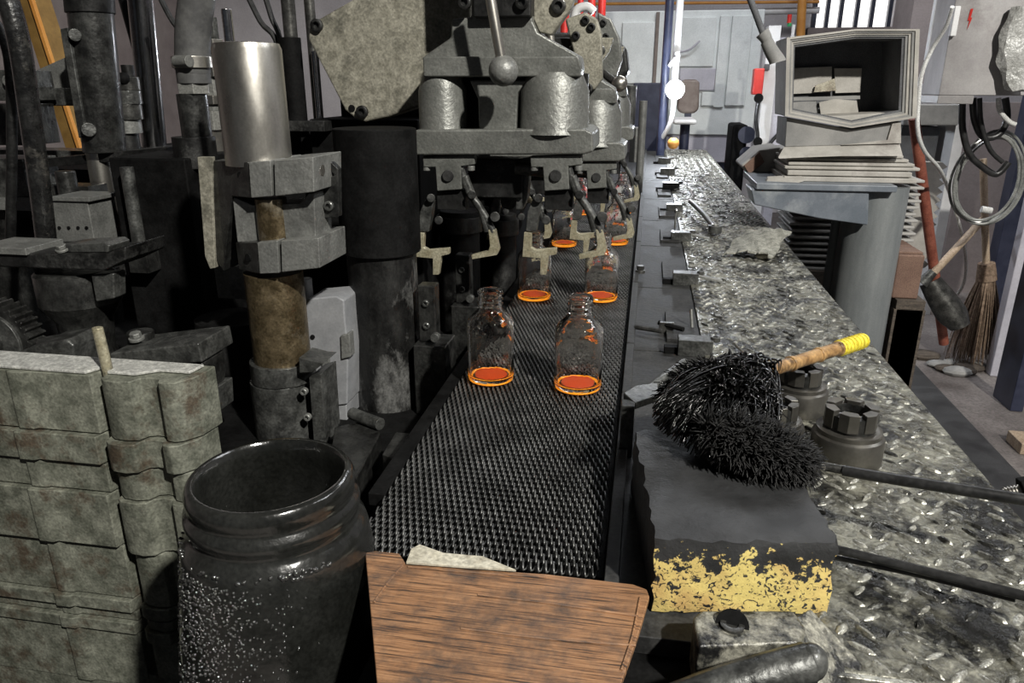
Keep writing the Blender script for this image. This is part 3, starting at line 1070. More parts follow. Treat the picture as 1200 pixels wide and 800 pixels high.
# ================================================================== CARDBOARD
t = thing('cardboard_sheet', (-.14, .5, .004), 'greasy brown cardboard sheet with a torn edge lying on the belt', 'cardboard')
CZ = .018
edge = [(428, 647), (440, 645), (468, 648), (476, 660), (560, 667), (640, 672), (700, 679), (742, 684), (758, 690), (761, 698), (752, 730), (745, 752), (737, 775), (728, 800), (715, 840), (446, 850)]
MB().prism([G(x, y, CZ) for x, y in edge], (0, 0, -.006)).build('board', 'cardboard', t, bevel=.001)
MB().prism([G(x, y, CZ + .0015) for x, y in ((476, 661), (482, 645), (492, 640), (520, 650), (566, 654), (605, 670), (560, 667))], (0, 0, .0025)).build('torn_layer', 'torn_paper', t, bevel=.0005)
cr = G(440, 706, CZ)
for pts in (((474, 660), (455, 682), (438, 706)), ((478, 664), (560, 671), (640, 676)), ((560, 697), (640, 706), (748, 722)), ((540, 736), (640, 748), (745, 756)), ((750, 700), (741, 745), (728, 785))):
    MB().tube([G(x, y, CZ + .0004) for x, y in pts], .0011, 6, 4).build('crease', 'cardboard', t, bevel=0)

# ================================================================== BIG OIL-COATED JAR
JC = G(317, 557, .09)
JR = .0712
jar = thing('oily_jar', (JC.x, JC.y, -.50), 'big black oil-coated jar with a wide open mouth, standing left of the cardboard', 'jar')
prof = [(0, -.59), (JR * 1.50, -.59), (JR * 1.52, -.58), (JR * 1.42, -.24), (JR * 1.34, -.15), (JR * 1.17, -.058), (JR * 1.14, -.050), (JR * 1.07, -.045), (JR * 1.04, -.041), (JR * 1.035, -.037), (JR * 1.07, -.033), (JR * 1.085, -.028), (JR * 1.07, -.023),
        (JR * 1.025, -.020), (JR * 1.01, -.017), (JR * 1.02, -.014), (JR * 1.035, -.010), (JR * 1.035, -.005), (JR * 1.0, .001), (JR * .97, .003), (JR * .92, .003), (JR * .885, .0), (JR * .86, -.012), (JR * .90, -.05), (JR * .98, -.10), (0, -.10)]
MB().lathe(JC, prof, 72).build('jar_body', 'drum', jar, bevel=0, smooth=50)
dr = MB()
for _ in range(1500):
    a = math.radians(random.gauss(252, 21))
    z = random.uniform(-.19, -.06)
    k = (-.058 - z) / .092
    r = JR * (1.17 + .17 * k)
    if random.random() < .35 and z < -.12:
        continue
    c = JC + Vector((r * math.cos(a), r * math.sin(a), z))
    dr.ball(c, random.uniform(.0007, .0017), 6, 4)
for _ in range(60):
    a = math.radians(random.uniform(190, 330))
    c = JC + Vector((JR * 1.15 * math.cos(a), JR * 1.15 * math.sin(a), random.uniform(-.056, -.050)))
    dr.ball(c, random.uniform(.001, .0026), 8, 5)
o = dr.build('oil_drops', 'drop', jar, bevel=0, smooth=180)
o['kind'] = 'stuff'

# ================================================================== LEFT MACHINERY
# ---- stack of mould plates (valve block) in the left foreground
SY = .78
st = thing('mould_stack', (P(100, 600, SY).x, SY + .03, -.50), 'tall weathered stack of grey green mould plates in the left foreground', 'mould stack')


def SX(px):
    return P(px, 440, SY).x


def stack_layer(y0, y1, off, lob):
    xs = [(-120, 0), (4, 0), (7, -.004), (24, -.004), (28, 0), (100, 0), (104, .022), (113, .022), (116, -.004 * lob), (124, -.011 * lob), (140, -.013 * lob), (152, -.009 * lob), (157, .004), (166, .008), (178, .006), (182, -.004), (192, -.006 * lob), (200, -.002), (213, .020), (216, .05), (216, .062), (-120, .062)]
    z0, z1 = P(60, y1, SY).z, P(60, y0, SY).z
    return MB().prism([(SX(x) + off * .4, SY + dy + off, z0) for x, dy in xs], (0, 0, z1 - z0 - .0018))


for k, (y0, y1, lob) in enumerate([(437, 505, 1), (505, 538, 1.15), (538, 571, 1.05), (571, 631, .9), (631, 691, .9), (691, 705, .7), (705, 716, 1.2), (716, 729, 1.1), (729, 790, .7)]):
    stack_layer(y0, y1, (-1) ** k * random.uniform(.0012, .0040), lob).build('mould_plate', 'mold', st, bevel=.0016)
ztop = P(60, 437, SY).z
MB().prism([(SX(x), SY + y, ztop - .001) for x, y in ((-120, .006), (96, .006), (104, .028), (112, .028), (118, .012), (150, .012), (170, .03), (205, .03), (208, .058), (-120, .058))], (0, 0, .004)).build('scraped_top', 'mold_top', st)
rb = P(126, 430, .80)
MB().cyl((rb.x, .80, ztop - .01), (rb.x - .004, .80, P(122, 384, .80).z), .0068, seg=18).build('guide_rod', 'claw', st)
MB().box((SX(-120), SY + .004, -.50), (SX(210), SY + .06, P(60, 776, SY).z)).build('foot', 'mold', st)

# ---- gear wheel and casting lug behind the stack
gc = P(-6, 402, .98)
gear = thing('gear_wheel', (gc.x, gc.y, gc.z - .065), 'dark toothed gear wheel at the left edge above the mould stack', 'gear')
gr = 50 * sc(0, 400, .98)
g = MB()
vs = []
NT = 34
for k in range(NT * 4):
    a = 2 * math.pi * k / (NT * 4)
    r = gr if (k % 4) in (0, 1) else gr * .9
    vs.append((gc.x + r * math.cos(a), gc.y, gc.z + r * math.sin(a)))
g.prism(vs, (0, .035, 0))
g.build('toothed_rim', 'iron_d', gear, bevel=.0006)
MB().cyl((gc.x, gc.y - .006, gc.z), (gc.x, gc.y + .03, gc.z), gr * .74, seg=40).build('web', 'iron', gear)
MB().cyl((gc.x, gc.y - .02, gc.z), (gc.x, gc.y + .03, gc.z), gr * .3, seg=24).build('hub', 'iron_d', gear)
t = thing('casting_lug', P(60, 425, .92), 'low cast lug with a round boss between gear and mould stack', 'casting')
MB().pprism([(10, 418), (40, 404), (78, 398), (86, 405), (86, 440), (8, 440)], .90, .07).build('lug', 'iron', t, bevel=.004)
MB().vcyl(63, 397, 412, 34, .925).build('boss', 'iron', t, bevel=.003)

# ---- pot shaped casting, lever plate on top of it
t = thing('pot_casting', (P(95, 400, 1.05).x, 1.05, -.13), 'black oily pot shaped casting with a flat bright boss', 'casting')
k = sc(95, 350, 1.05)
pc = P(95, 350, 1.05)
zz = lambda y: P(95, y, 1.05).z - pc.z
MB().lathe(pc, [(0, zz(315)), (40 * k, zz(315)), (44 * k, zz(318)), (44 * k, zz(352)), (40 * k, zz(358)), (31 * k, zz(372)), (27 * k, zz(405)), (34 * k, zz(425)), (40 * k, zz(500)), (40 * k, -.13 - pc.z), (0, -.13 - pc.z)], 40).build('pot', 'iron_d', t, bevel=0, smooth=32)
MB().pprism([(106, 322), (133, 320), (134, 350), (112, 354)], 1.004, .03).build('boss', 'iron', t, bevel=.003)
t = thing('lever_plate', P(70, 320, 1.05), 'thick black lever plate with a scraped bright edge on the pot casting', 'plate')
MB().pprism([(-30, 296), (120, 298), (147, 289), (147, 305), (122, 317), (-30, 312)], .99, .10).build('slab', 'soot', t, bevel=.003)
MB().pbox(-30, 290, 30, 298, .985, .08).build('scraped_edge', 'iron_l', t)
MB().pprism([(66, 296), (70, 287), (122, 284), (128, 288), (126, 296)], 1.0, .05).build('keeper', 'iron', t, bevel=.002)
MB().hexbolt(P(73, 292, 1.0), (0, -.3, 1), .008, .008).build('bolt', 'iron_l', t)

# ---- open frame bracket right of the stack
t = thing('frame_bracket', (P(190, 480, .95).x, .98, -.13), 'dark iron C shaped frame bracket right of the mould stack', 'bracket')
MB().pprism([(128, 414), (232, 402), (237, 425), (214, 426), (130, 440)], .93, .09).build('top_arm', 'iron', t, bevel=.003)
MB().pprism([(214, 426), (237, 425), (241, 448), (238, 468), (219, 468)], .935, .06).build('web', 'iron_d', t, bevel=.003)
MB().pprism([(214, 466), (240, 464), (242, 494), (214, 496)], .925, .08).build('lower_arm', 'iron', t, bevel=.002)
MB().pbox(150, 494, 236, 640, .95, .06).build('foot', 'black', t)
MB().hexbolt(P(160, 396, .97), (0, -.2, 1), .009, .010).build('bolt', 'iron_l', t)
MB().vcyl(166, 388, 412, 30, .99).build('boss', 'iron_d', t, bevel=.002)

# ---- perforated block behind the lever plate
t = thing('perforated_block', P(84, 285, 1.3), 'small grey block with a row of round holes behind the lever plate', 'block')
MB().pbox(60, 234, 108, 300, 1.3, .08).build('block', 'iron_l', t, bevel=.002)
for x in (69, 80, 91, 101):
    c = P(x, 267, 1.298)
    MB().cyl(c, c + Vector((0, .004, 0)), .0035, seg=10).build('hole_bush', 'black', t, bevel=0)
MB().pbox(58, 231, 104, 236, 1.295, .09).build('top_plate', 'iron_l', t)
t = thing('valve_lug', P(80, 232, 1.4), 'dark round lug standing on the perforated block', 'lug')
MB().vcyl(79, 200, 234, 22, 1.4).build('lug', 'iron_d', t, bevel=.003)
MB().pbox(54, 218, 104, 232, 1.42, .06).build('foot', 'iron_d', t)

# ---- bent oily pipe at the far left
t = thing('bent_pipe', P(50, 290, 1.15), 'oily black pipe bending down at the left edge', 'pipe')
MB().tube([P(-6, -40, 1.15), P(6, -8, 1.15), P(18, 30, 1.15), P(26, 70, 1.15), P(36, 140, 1.15), P(47, 220, 1.15), P(56, 296, 1.15)], 12 * sc(30, 100, 1.15), 16, 5).build('pipe', 'pipe_gloss', t, bevel=0)
t = thing('thin_pipe', P(5, 240, 1.25), 'thin black pipe crossing behind the bent pipe', 'pipe')
MB().tube([P(-12, 20, 1.25), P(2, 40, 1.25), P(12, 80, 1.25), P(14, 170, 1.25), P(12, 300, 1.25)], 6 * sc(10, 100, 1.25), 12, 5).build('pipe', 'soot', t, bevel=0)
t = thing('valve_manifold', (P(15, 200, 1.45).x, 1.5, -.13), 'stacked grey valve manifold at the far left edge', 'valve')
MB().pbox(-40, 82, 22, 118, 1.45, .1).build('upper_block', 'iron', t)
MB().pbox(-40, 122, 26, 170, 1.44, .1).build('middle_block', 'iron_d', t)
MB().pbox(-40, 186, 30, 230, 1.45, .1).build('lower_block', 'iron', t)
MB().pbox(-40, 232, 38, 246, 1.43, .1).build('flange', 'iron_l', t)
MB().pbox(-40, 246, 30, 480, 1.46, .1).build('foot', 'iron_d', t)
MB().socket(P(12, 95, 1.448), UPY, .012, .01).build('screw', 'iron_l', t, bevel=0)

# ---- ochre beam far behind
t = thing('ochre_beam', P(160, 420, 3.2), 'slanting ochre painted steel beam behind the pipes', 'beam')
MB().prism([P(x, y, 3.2) for x, y in ((18, -10), (34, -10), (190, 470), (172, 470))], (0, .12, 0)).build('web', 'ochre', t)
MB().prism([P(x, y, 3.17) for x, y in ((30, -10), (34, -10), (190, 470), (186, 470))], (0, .02, 0)).build('flange', 'orange', t)

# ---- clevis arm and air cylinder with side bar
t = thing('clevis_arm', P(60, 125, 1.6), 'grey cast clevis arm reaching left from the air cylinder', 'arm')
MB().pprism([(38, 84), (78, 66), (84, 104), (48, 106)], 1.58, .05).build('upper_lug', 'iron_l', t, bevel=.003)
MB().pprism([(44, 104), (86, 102), (90, 124), (46, 124)], 1.56, .07).build('lower_lug', 'iron', t, bevel=.003)
t = thing('air_cylinder', (P(120, 235, 1.5).x, 1.52, -.13), 'dark upright air cylinder with a bolted side bar', 'cylinder')
b0_ = P(123, 176, 1.52)
MB().cyl(P(123, 178, 1.52), P(106, 14, 1.52), 24 * sc(115, 100, 1.52), seg=32).build('barrel', 'iron_d', t, bevel=.002)
MB().cyl(P(106, 16, 1.52), P(102, -30, 1.52), 27 * sc(100, 0, 1.52), seg=32).build('head', 'soot', t, bevel=.002)
MB().cyl(P(106, -30, 1.50), P(110, 20, 1.50), 6 * sc(100, 0, 1.5), seg=14).build('tie_rod', 'chrome', t, bevel=0)
MB().pprism([(70, 34), (79, 32), (101, 158), (92, 162)], 1.47, .02).build('side_bar', 'iron', t, bevel=.002)
MB().cyl(P(88, 41, 1.465), P(84, 41, 1.53), 7 * sc(90, 40, 1.47), seg=16).build('upper_pin', 'iron', t)
MB().cyl(P(104, 152, 1.465), P(100, 152, 1.53), 8 * sc(100, 150, 1.47), seg=16).build('lower_pin', 'iron', t)
MB().vcyl(125, 176, 300, 26, 1.52).build('piston_rod', 'steel', t, bevel=0)
MB().vcyl(128, 236, 520, 34, 1.54).build('rod_guide', 'soot', t)
tag(MB().pprism([(52, 186), (196, 172), (196, 184), (54, 196)], 1.5, .22).build('cross_bar', 'soot'), 'black cross bar behind the air cylinder rod', 'bar')
tag(MB().pbox(-20, 176, 110, 186, 1.62, .08).build('cross_bar', 'iron'), 'grey scraped cross bar at the upper left behind the pipes', 'bar')

# ---- polished dark ram, valve stack, hose assembly
t = thing('polished_ram', P(180, 170, 1.7), 'slim polished black ram leaning beside the rubber hose', 'rod')
MB().cyl(P(181, 172, 1.7), P(162, -30, 1.7), 14 * sc(170, 80, 1.7), seg=28).build('ram', 'ram', t, bevel=0)
MB().cyl(P(165, 60, 1.78), P(140, -30, 1.78), 9 * sc(150, 10, 1.78), seg=20).build('tie_rod', 'soot', t, bevel=0)
t = thing('valve_stack', P(150, 170, 1.62), 'small oily valve stack between air cylinder and polished ram', 'valve')
for y0, y1, w, m in ((76, 92, 14, 'soot'), (90, 106, 26, 'tool'), (106, 122, 30, 'iron'), (122, 140, 32, 'tool'), (140, 156, 30, 'iron_l'), (156, 178, 26, 'soot')):
    MB().vcyl(150, y0, y1, w, 1.62, seg=20).build('valve_segment', m, t)
MB().ball(P(145, 92, 1.60), .014, 14, 9).build('ball_cap', 'black', t, bevel=0)
t = thing('rubber_hose', P(228, 190, 1.38), 'thick grey rubber hose with a clamp and brass hex fitting', 'hose')
MB().tube([P(236, -50, 1.38), P(231, -5, 1.38), P(226, 40, 1.38), P(226, 84, 1.38)], 20 * sc(226, 40, 1.38), 24, 6).build('hose', 'rubber', t, bevel=0)
MB().vcyl(225, 66, 80, 45, 1.38).build('hose_clamp', 'steel', t)
c = P(206, 72, 1.35)
MB().cyl(c, c + Vector((.035, -.01, 0)), .011, seg=12).build('clamp_screw', 'iron_l', t)
MB().vcyl(227, 82, 98, 38, 1.38).build('ferrule', 'rubber', t)
MB().vcyl(227, 98, 110, 38, 1.38, seg=6).build('hex_nut', 'tan_stone', t)
MB().vcyl(228, 110, 162, 34, 1.38).build('fitting', 'iron_d', t)
MB().vcyl(229, 160, 196, 48, 1.38).build('union', 'soot', t)
MB().vcyl(229, 190, 420, 62, 1.42).build('standpipe', 'black', t)
t = thing('nut_stack', P(255, 180, 1.5), 'bright stack of nuts and spacers behind the rubber hose', 'nut')
for y0, y1, w, m in ((20, 46, 12, 'iron'), (46, 62, 26, 'steel'), (62, 76, 20, 'iron_l'), (76, 90, 30, 'steel'), (90, 112, 22, 'tan_stone'), (112, 122, 30, 'steel'), (122, 130, 22, 'iron_l'), (130, 152, 28, 'tan_stone'), (152, 184, 26, 'steel')):
    MB().vcyl(250, y0, y1, w, 1.5, seg=6).build('nut', m, t)

# thin rods and cables behind the cylinder
tag(MB().vcyl(292, 10, 480, 11, 1.16).build('steel_pin', 'chrome'), 'thin bright pin standing behind the steel cylinder', 'pin')
for a_, b_, c_, d_, lab in (((283, -20), (305, 25), (327, 60), (340, 190), 'black cable looping down right of the steel cylinder'), ((306, -20), (318, 20), (330, 60), (338, 200), 'black cable second from the steel cylinder'),
                            ((180, -20), (194, 10), (206, 30), (230, 60), 'black cable crossing left of the rubber hose')):
    tag(MB().tube([P(*a_, 1.55), P(*b_, 1.55), P(*c_, 1.55), P(*d_, 1.55)], .006, 8).build('cable', 'cable', bevel=0), lab, 'cable')
t = thing('gas_spring', P(345, 150, 1.5), 'upright black gas spring with twin rods left of the cast cover', 'rod')
MB().vcyl(338, -30, 50, 16, 1.5).build('upper_tube', 'tool', t, bevel=0)
MB().vcyl(345, 44, 160, 24, 1.5).build('lower_tube', 'black', t)
MB().vcyl(367, -30, 150, 12, 1.55).build('rod', 'tool', t, bevel=0)
MB().vcyl(371, 60, 146, 6, 1.53).build('bright_rod', 'chrome', t, bevel=0)
MB().pbox(334, 142, 380, 154, 1.46, .04).build('foot', 'soot', t)

# ---- black housings, the machine's inner shade put into their colour
t = thing('black_housing', (P(200, 400, 1.3).x, 1.35, -.13), 'tall black steel housing left of the clamp column', 'housing')
MB().pbox(166, 186, 248, 640, 1.32, .3).build('shell', 'black', t, bevel=.004)
MB().vcyl(156, 196, 290, 15, 1.3).build('riser_pipe', 'iron', t, bevel=0)
MB().pbox(150, 290, 172, 320, 1.28, .05).build('riser_foot', 'iron_d', t)
MB().pbox(120, 300, 170, 322, 1.32, .05).build('ledge', 'soot', t)
t = thing('black_housing', (P(440, 400, 1.45).x, 1.6, -.13), 'large black housing behind the thick post and the cast cover', 'housing')
MB().pbox(384, 140, 500, 660, 1.50, .30).build('shell', 'black', t, bevel=.004)
MB().pbox(336, 156, 392, 640, 1.56, .24).build('side_shell', 'black', t, bevel=.004)
MB().pbox(395, 10, 520, 144, 1.62, .18).build('upper_shell', 'black', t, bevel=.004)

# ---- clamp column: steel cylinder, split clamps, brown shaft, sleeve
CY = 1.04
t = thing('clamp_column', (P(330, 460, CY).x, CY, -.13), 'clamp column with bright steel cylinder and two split clamp blocks', 'column')
cx = P(296, 118, CY).x
k = sc(296, 118, CY)
R1 = 38.5 * k
MB().lathe((cx, CY, 0), [(0, P(296, 50, CY).z), (R1 * .8, P(296, 50, CY).z), (R1 * .94, P(296, 51, CY).z), (R1, P(296, 58, CY).z), (R1, P(296, 192, CY).z), (0, P(296, 192, CY).z)], 56).build('steel_cylinder', 'steel', t, bevel=0, smooth=30)
FY = CY - .055
# upper clamp: two jaws with a slot, chamfered left flank with its shade put into dark iron
MB().pprism([(291, 190), (317, 188), (319, 230), (294, 232)], FY, .10).build('upper_jaw', 'iron_l', t, bevel=.0015)
MB().pprism([(321, 188), (367, 184), (368, 225), (322, 230)], FY, .10).build('upper_jaw', 'iron_l', t, bevel=.0015)
MB().prism([P(250, 188, FY + .05), P(291, 190, FY + .002), P(294, 232, FY + .002), P(272, 230, FY + .02), P(262, 318, FY + .05), P(250, 300, FY + .05)], (0, .07, 0)).build('left_shade_flank', 'iron_d', t, bevel=.0015)
MB().pprism([(272, 230), (296, 240), (352, 238), (362, 226), (368, 226), (370, 280), (278, 284)], FY + .026, .06).build('saddle', 'iron_l', t, bevel=.0015)
MB().pprism([(301, 284), (325, 282), (327, 320), (304, 321)], FY, .10).build('lower_jaw', 'iron_l', t, bevel=.0015)
MB().pprism([(329, 282), (373, 279), (375, 314), (330, 319)], FY, .10).build('lower_jaw', 'iron_l', t, bevel=.0015)
MB().prism([P(276, 284, FY + .03), P(301, 284, FY + .002), P(304, 321, FY + .002), P(280, 316, FY + .03)], (0, .07, 0)).build('lower_shade_flank', 'iron_d', t, bevel=.0015)  # darker iron paints the shaded left side of the clamp
MB().pprism([(231, 184), (247, 184), (252, 314), (246, 315), (240, 300)], FY + .045, .012).build('back_plate', 'plate', t, bevel=.001)
for x, y in ((281, 206), (290, 302)):
    c = P(x, y, FY + .012)
    MB().cyl(c, c + Vector((.012, .03, 0)), .006, seg=14).build('clamp_hole', 'black', t, bevel=0)
for x, y in ((369, 199), (374, 290)):
    c = P(x, y, FY + .03)
    MB().cyl(c, c + Vector((.012, 0, 0)), .009, seg=6).build('clamp_bolt', 'steel', t, bevel=.0005)
MB().pprism([(366, 186), (384, 186), (396, 198), (397, 254), (368, 256), (368, 215), (393, 205)], FY + .06, .014).build('side_bracket', 'iron_d', t)
for x in (371, 386):
    MB().socket(P(x, 241, FY + .06), UPY, .0075, .006).build('bracket_screw', 'iron', t, bevel=0)
MB().vcyl(320, 232, 290, 36, CY - .022).build('shaft_neck', 'bronze', t, bevel=0)
MB().vcyl(326, 318, 424, 66, CY).build('brown_shaft', 'bronze', t, bevel=0)
MB().vcyl(332, 420, 442, 74, CY).build('sleeve_collar', 'iron', t, bevel=.001)
zb = P(335, 520, CY).z
ck = P(335, 480, CY)
MB().cyl((ck.x, CY, -.13), (ck.x, CY, P(335, 443, CY).z), 36 * sc(335, 480, CY), seg=40).build('sleeve', 'iron', t, bevel=.001)
MB().prism([P(x, y, CY - .045) for x, y in ((350, 419), (369, 424), (380, 425), (366, 436), (351, 437))], (0, .05, 0)).build('collar_lug', 'iron', t, bevel=.001)
MB().prism([P(x, y, CY - .040) for x, y in ((362, 442), (376, 438), (382, 520), (368, 522))], (0, .06, 0)).build('sleeve_flange', 'iron', t, bevel=.001)
for x, y in ((357, 458), (361, 488)):
    MB().socket(P(x, y, CY - .042), UPY, .006, .006).build('sleeve_screw', 'iron_l', t, bevel=0)
tag(MB().pbox(253, 312, 286, 350, 1.20, .08).build('steel_block', 'iron_l'), 'small grey steel block behind the left side of the clamp column', 'block')
t = thing('low_housing', (P(270, 420, 1.14).x, 1.2, -.13), 'low black housing behind the brown shaft', 'housing')
MB().vcyl(280, 372, 520, 78, 1.2).build('shell', 'soot', t)  # dark upright cylinder behind the brown shaft

# ---- grey painted box beside the column
t = thing('actuator_box', (P(390, 480, 1.1).x, 1.13, -.13), 'grey painted actuator box right of the brown shaft', 'actuator')
MB().pprism([(354, 374), (360, 350), (394, 347), (403, 352), (404, 372), (408, 410), (407, 474), (372, 478), (366, 414), (356, 408)], 1.10, .07).build('case', 'grey_paint', t, bevel=.003)
MB().pprism([(370, 478), (406, 474), (407, 500), (374, 506)], 1.104, .06).build('lower_case', 'grey_paint', t, bevel=.002)
MB().pprism([(374, 500), (408, 496), (412, 640), (380, 640)], 1.108, .055).build('foot', 'iron_d', t)
MB().vcyl(359, 326, 352, 15, 1.13).build('spigot', 'grey_paint', t)
MB().pprism([(399, 393), (409, 391), (411, 418), (400, 421)], 1.095, .02).build('side_catch', 'iron_l', t)
MB().pprism([(376, 418), (385, 414), (387, 440), (379, 446)], 1.095, .02).build('front_catch', 'iron_l', t)
c = P(366, 395, 1.098)
MB().cyl(c, c + Vector((0, .004, 0)), .004, seg=12).build('screw_hole', 'black', t, bevel=0)

# ---- thick post with smudges, bed plate with screw
t = thing('machine_post', (P(455, 440, 1.2).x, 1.2, -.13), 'thick black round post with grey smears and painted gloss left of the belt', 'post')
MB().cyl((P(453, 395, 1.2).x, 1.2, -.13), (P(453, 395, 1.2).x, 1.2, P(453, 292, 1.2).z), 39 * sc(453, 395, 1.2), seg=44).build('lower_post', 'post_smear_gloss', t, bevel=0)
MB().cyl((P(453, 395, 1.2).x, 1.2, P(453, 294, 1.2).z), (P(453, 395, 1.2).x, 1.2, P(453, 150, 1.2).z), 47 * sc(453, 250, 1.2), seg=44).build('upper_sleeve', 'black', t, bevel=.002)
t = thing('bed_plate', (P(430, 520, .95).x, .95, -.13), 'dark bed plate with a slotted screw at the foot of the thick post', 'plate')
z1 = -.085
MB().prism([G(392, 500, z1), G(436, 490, z1), G(446, 508, z1), G(418, 560, z1), G(400, 600, z1), G(380, 590, z1)], (0, 0, -.045)).build('plate', 'iron_d', t, bevel=.002)
c = G(428, 492, z1)
MB().cyl(c, c + Vector((0, 0, .006)), .012, seg=18).build('screw', 'iron_l', t)
MB().cyl(G(412, 484, z1 + .01), G(446, 497, z1 + .01), .010, seg=12).build('pin', 'iron', t)
MB().prism([G(448, 532, -.07), G(464, 506, -.07), G(488, 508, -.07), G(476, 545, -.07)], (0, 0, -.05)).build('step_block', 'iron_d', t)

# ---- small fixtures along the left belt edge
for px, py, lab in ((508, 420, 'dark fixture with two bolts left of the front left bottle'), (548, 372, 'dark fixture left of the belt, behind the first')):
    c = G(px, py, -.03)
    t = thing('belt_fixture', (c.x, c.y, -.13), lab, 'bracket', 'fixtures along the left belt edge')
    MB().box((c.x - .03, c.y - .02, -.13), (c.x + .028, c.y + .05, .0)).build('foot', 'iron_d', t, bevel=.003)
    MB().box((c.x - .024, c.y + .0, -.0), (c.x + .006, c.y + .03, .10)).build('upright', 'iron_d', t, bevel=.002)
    for dz in (.03, .07):
        MB().socket((c.x - .01, c.y, dz), UPY, .006, .005).build('screw', 'iron', t, bevel=0)
    MB().cyl((c.x + .012, c.y - .018, .018), (c.x + .012, c.y - .03, .018), .008, seg=14).build('stop_pin', 'iron', t)
for cx_, y0, y1, w, Y, lab in ((540, 246, 420, 46, 1.62, 'upright black pillar with a grease run behind the open tongs'), (590, 250, 360, 30, 1.75, 'slim dark pillar between the two tong sets')):
    c = P(cx_, 320, Y)
    t = thing('guide_pillar', (c.x, Y, -.022), lab, 'pillar', 'pillars behind the tongs')
    MB().cyl((c.x, Y, -.13), (c.x, Y, P(cx_, y0, Y).z), w / 2 * sc(cx_, 300, Y), seg=28).build('pillar', 'soot', t, bevel=.002)
    MB().cyl((c.x, Y, P(cx_, y0 + 24, Y).z), (c.x, Y, P(cx_, y0 + 6, Y).z), w * .6 * sc(cx_, 300, Y), seg=28).build('collar', 'iron_d', t)

# ================================================================== TAKE-OUT HEADS
HY = 1.30


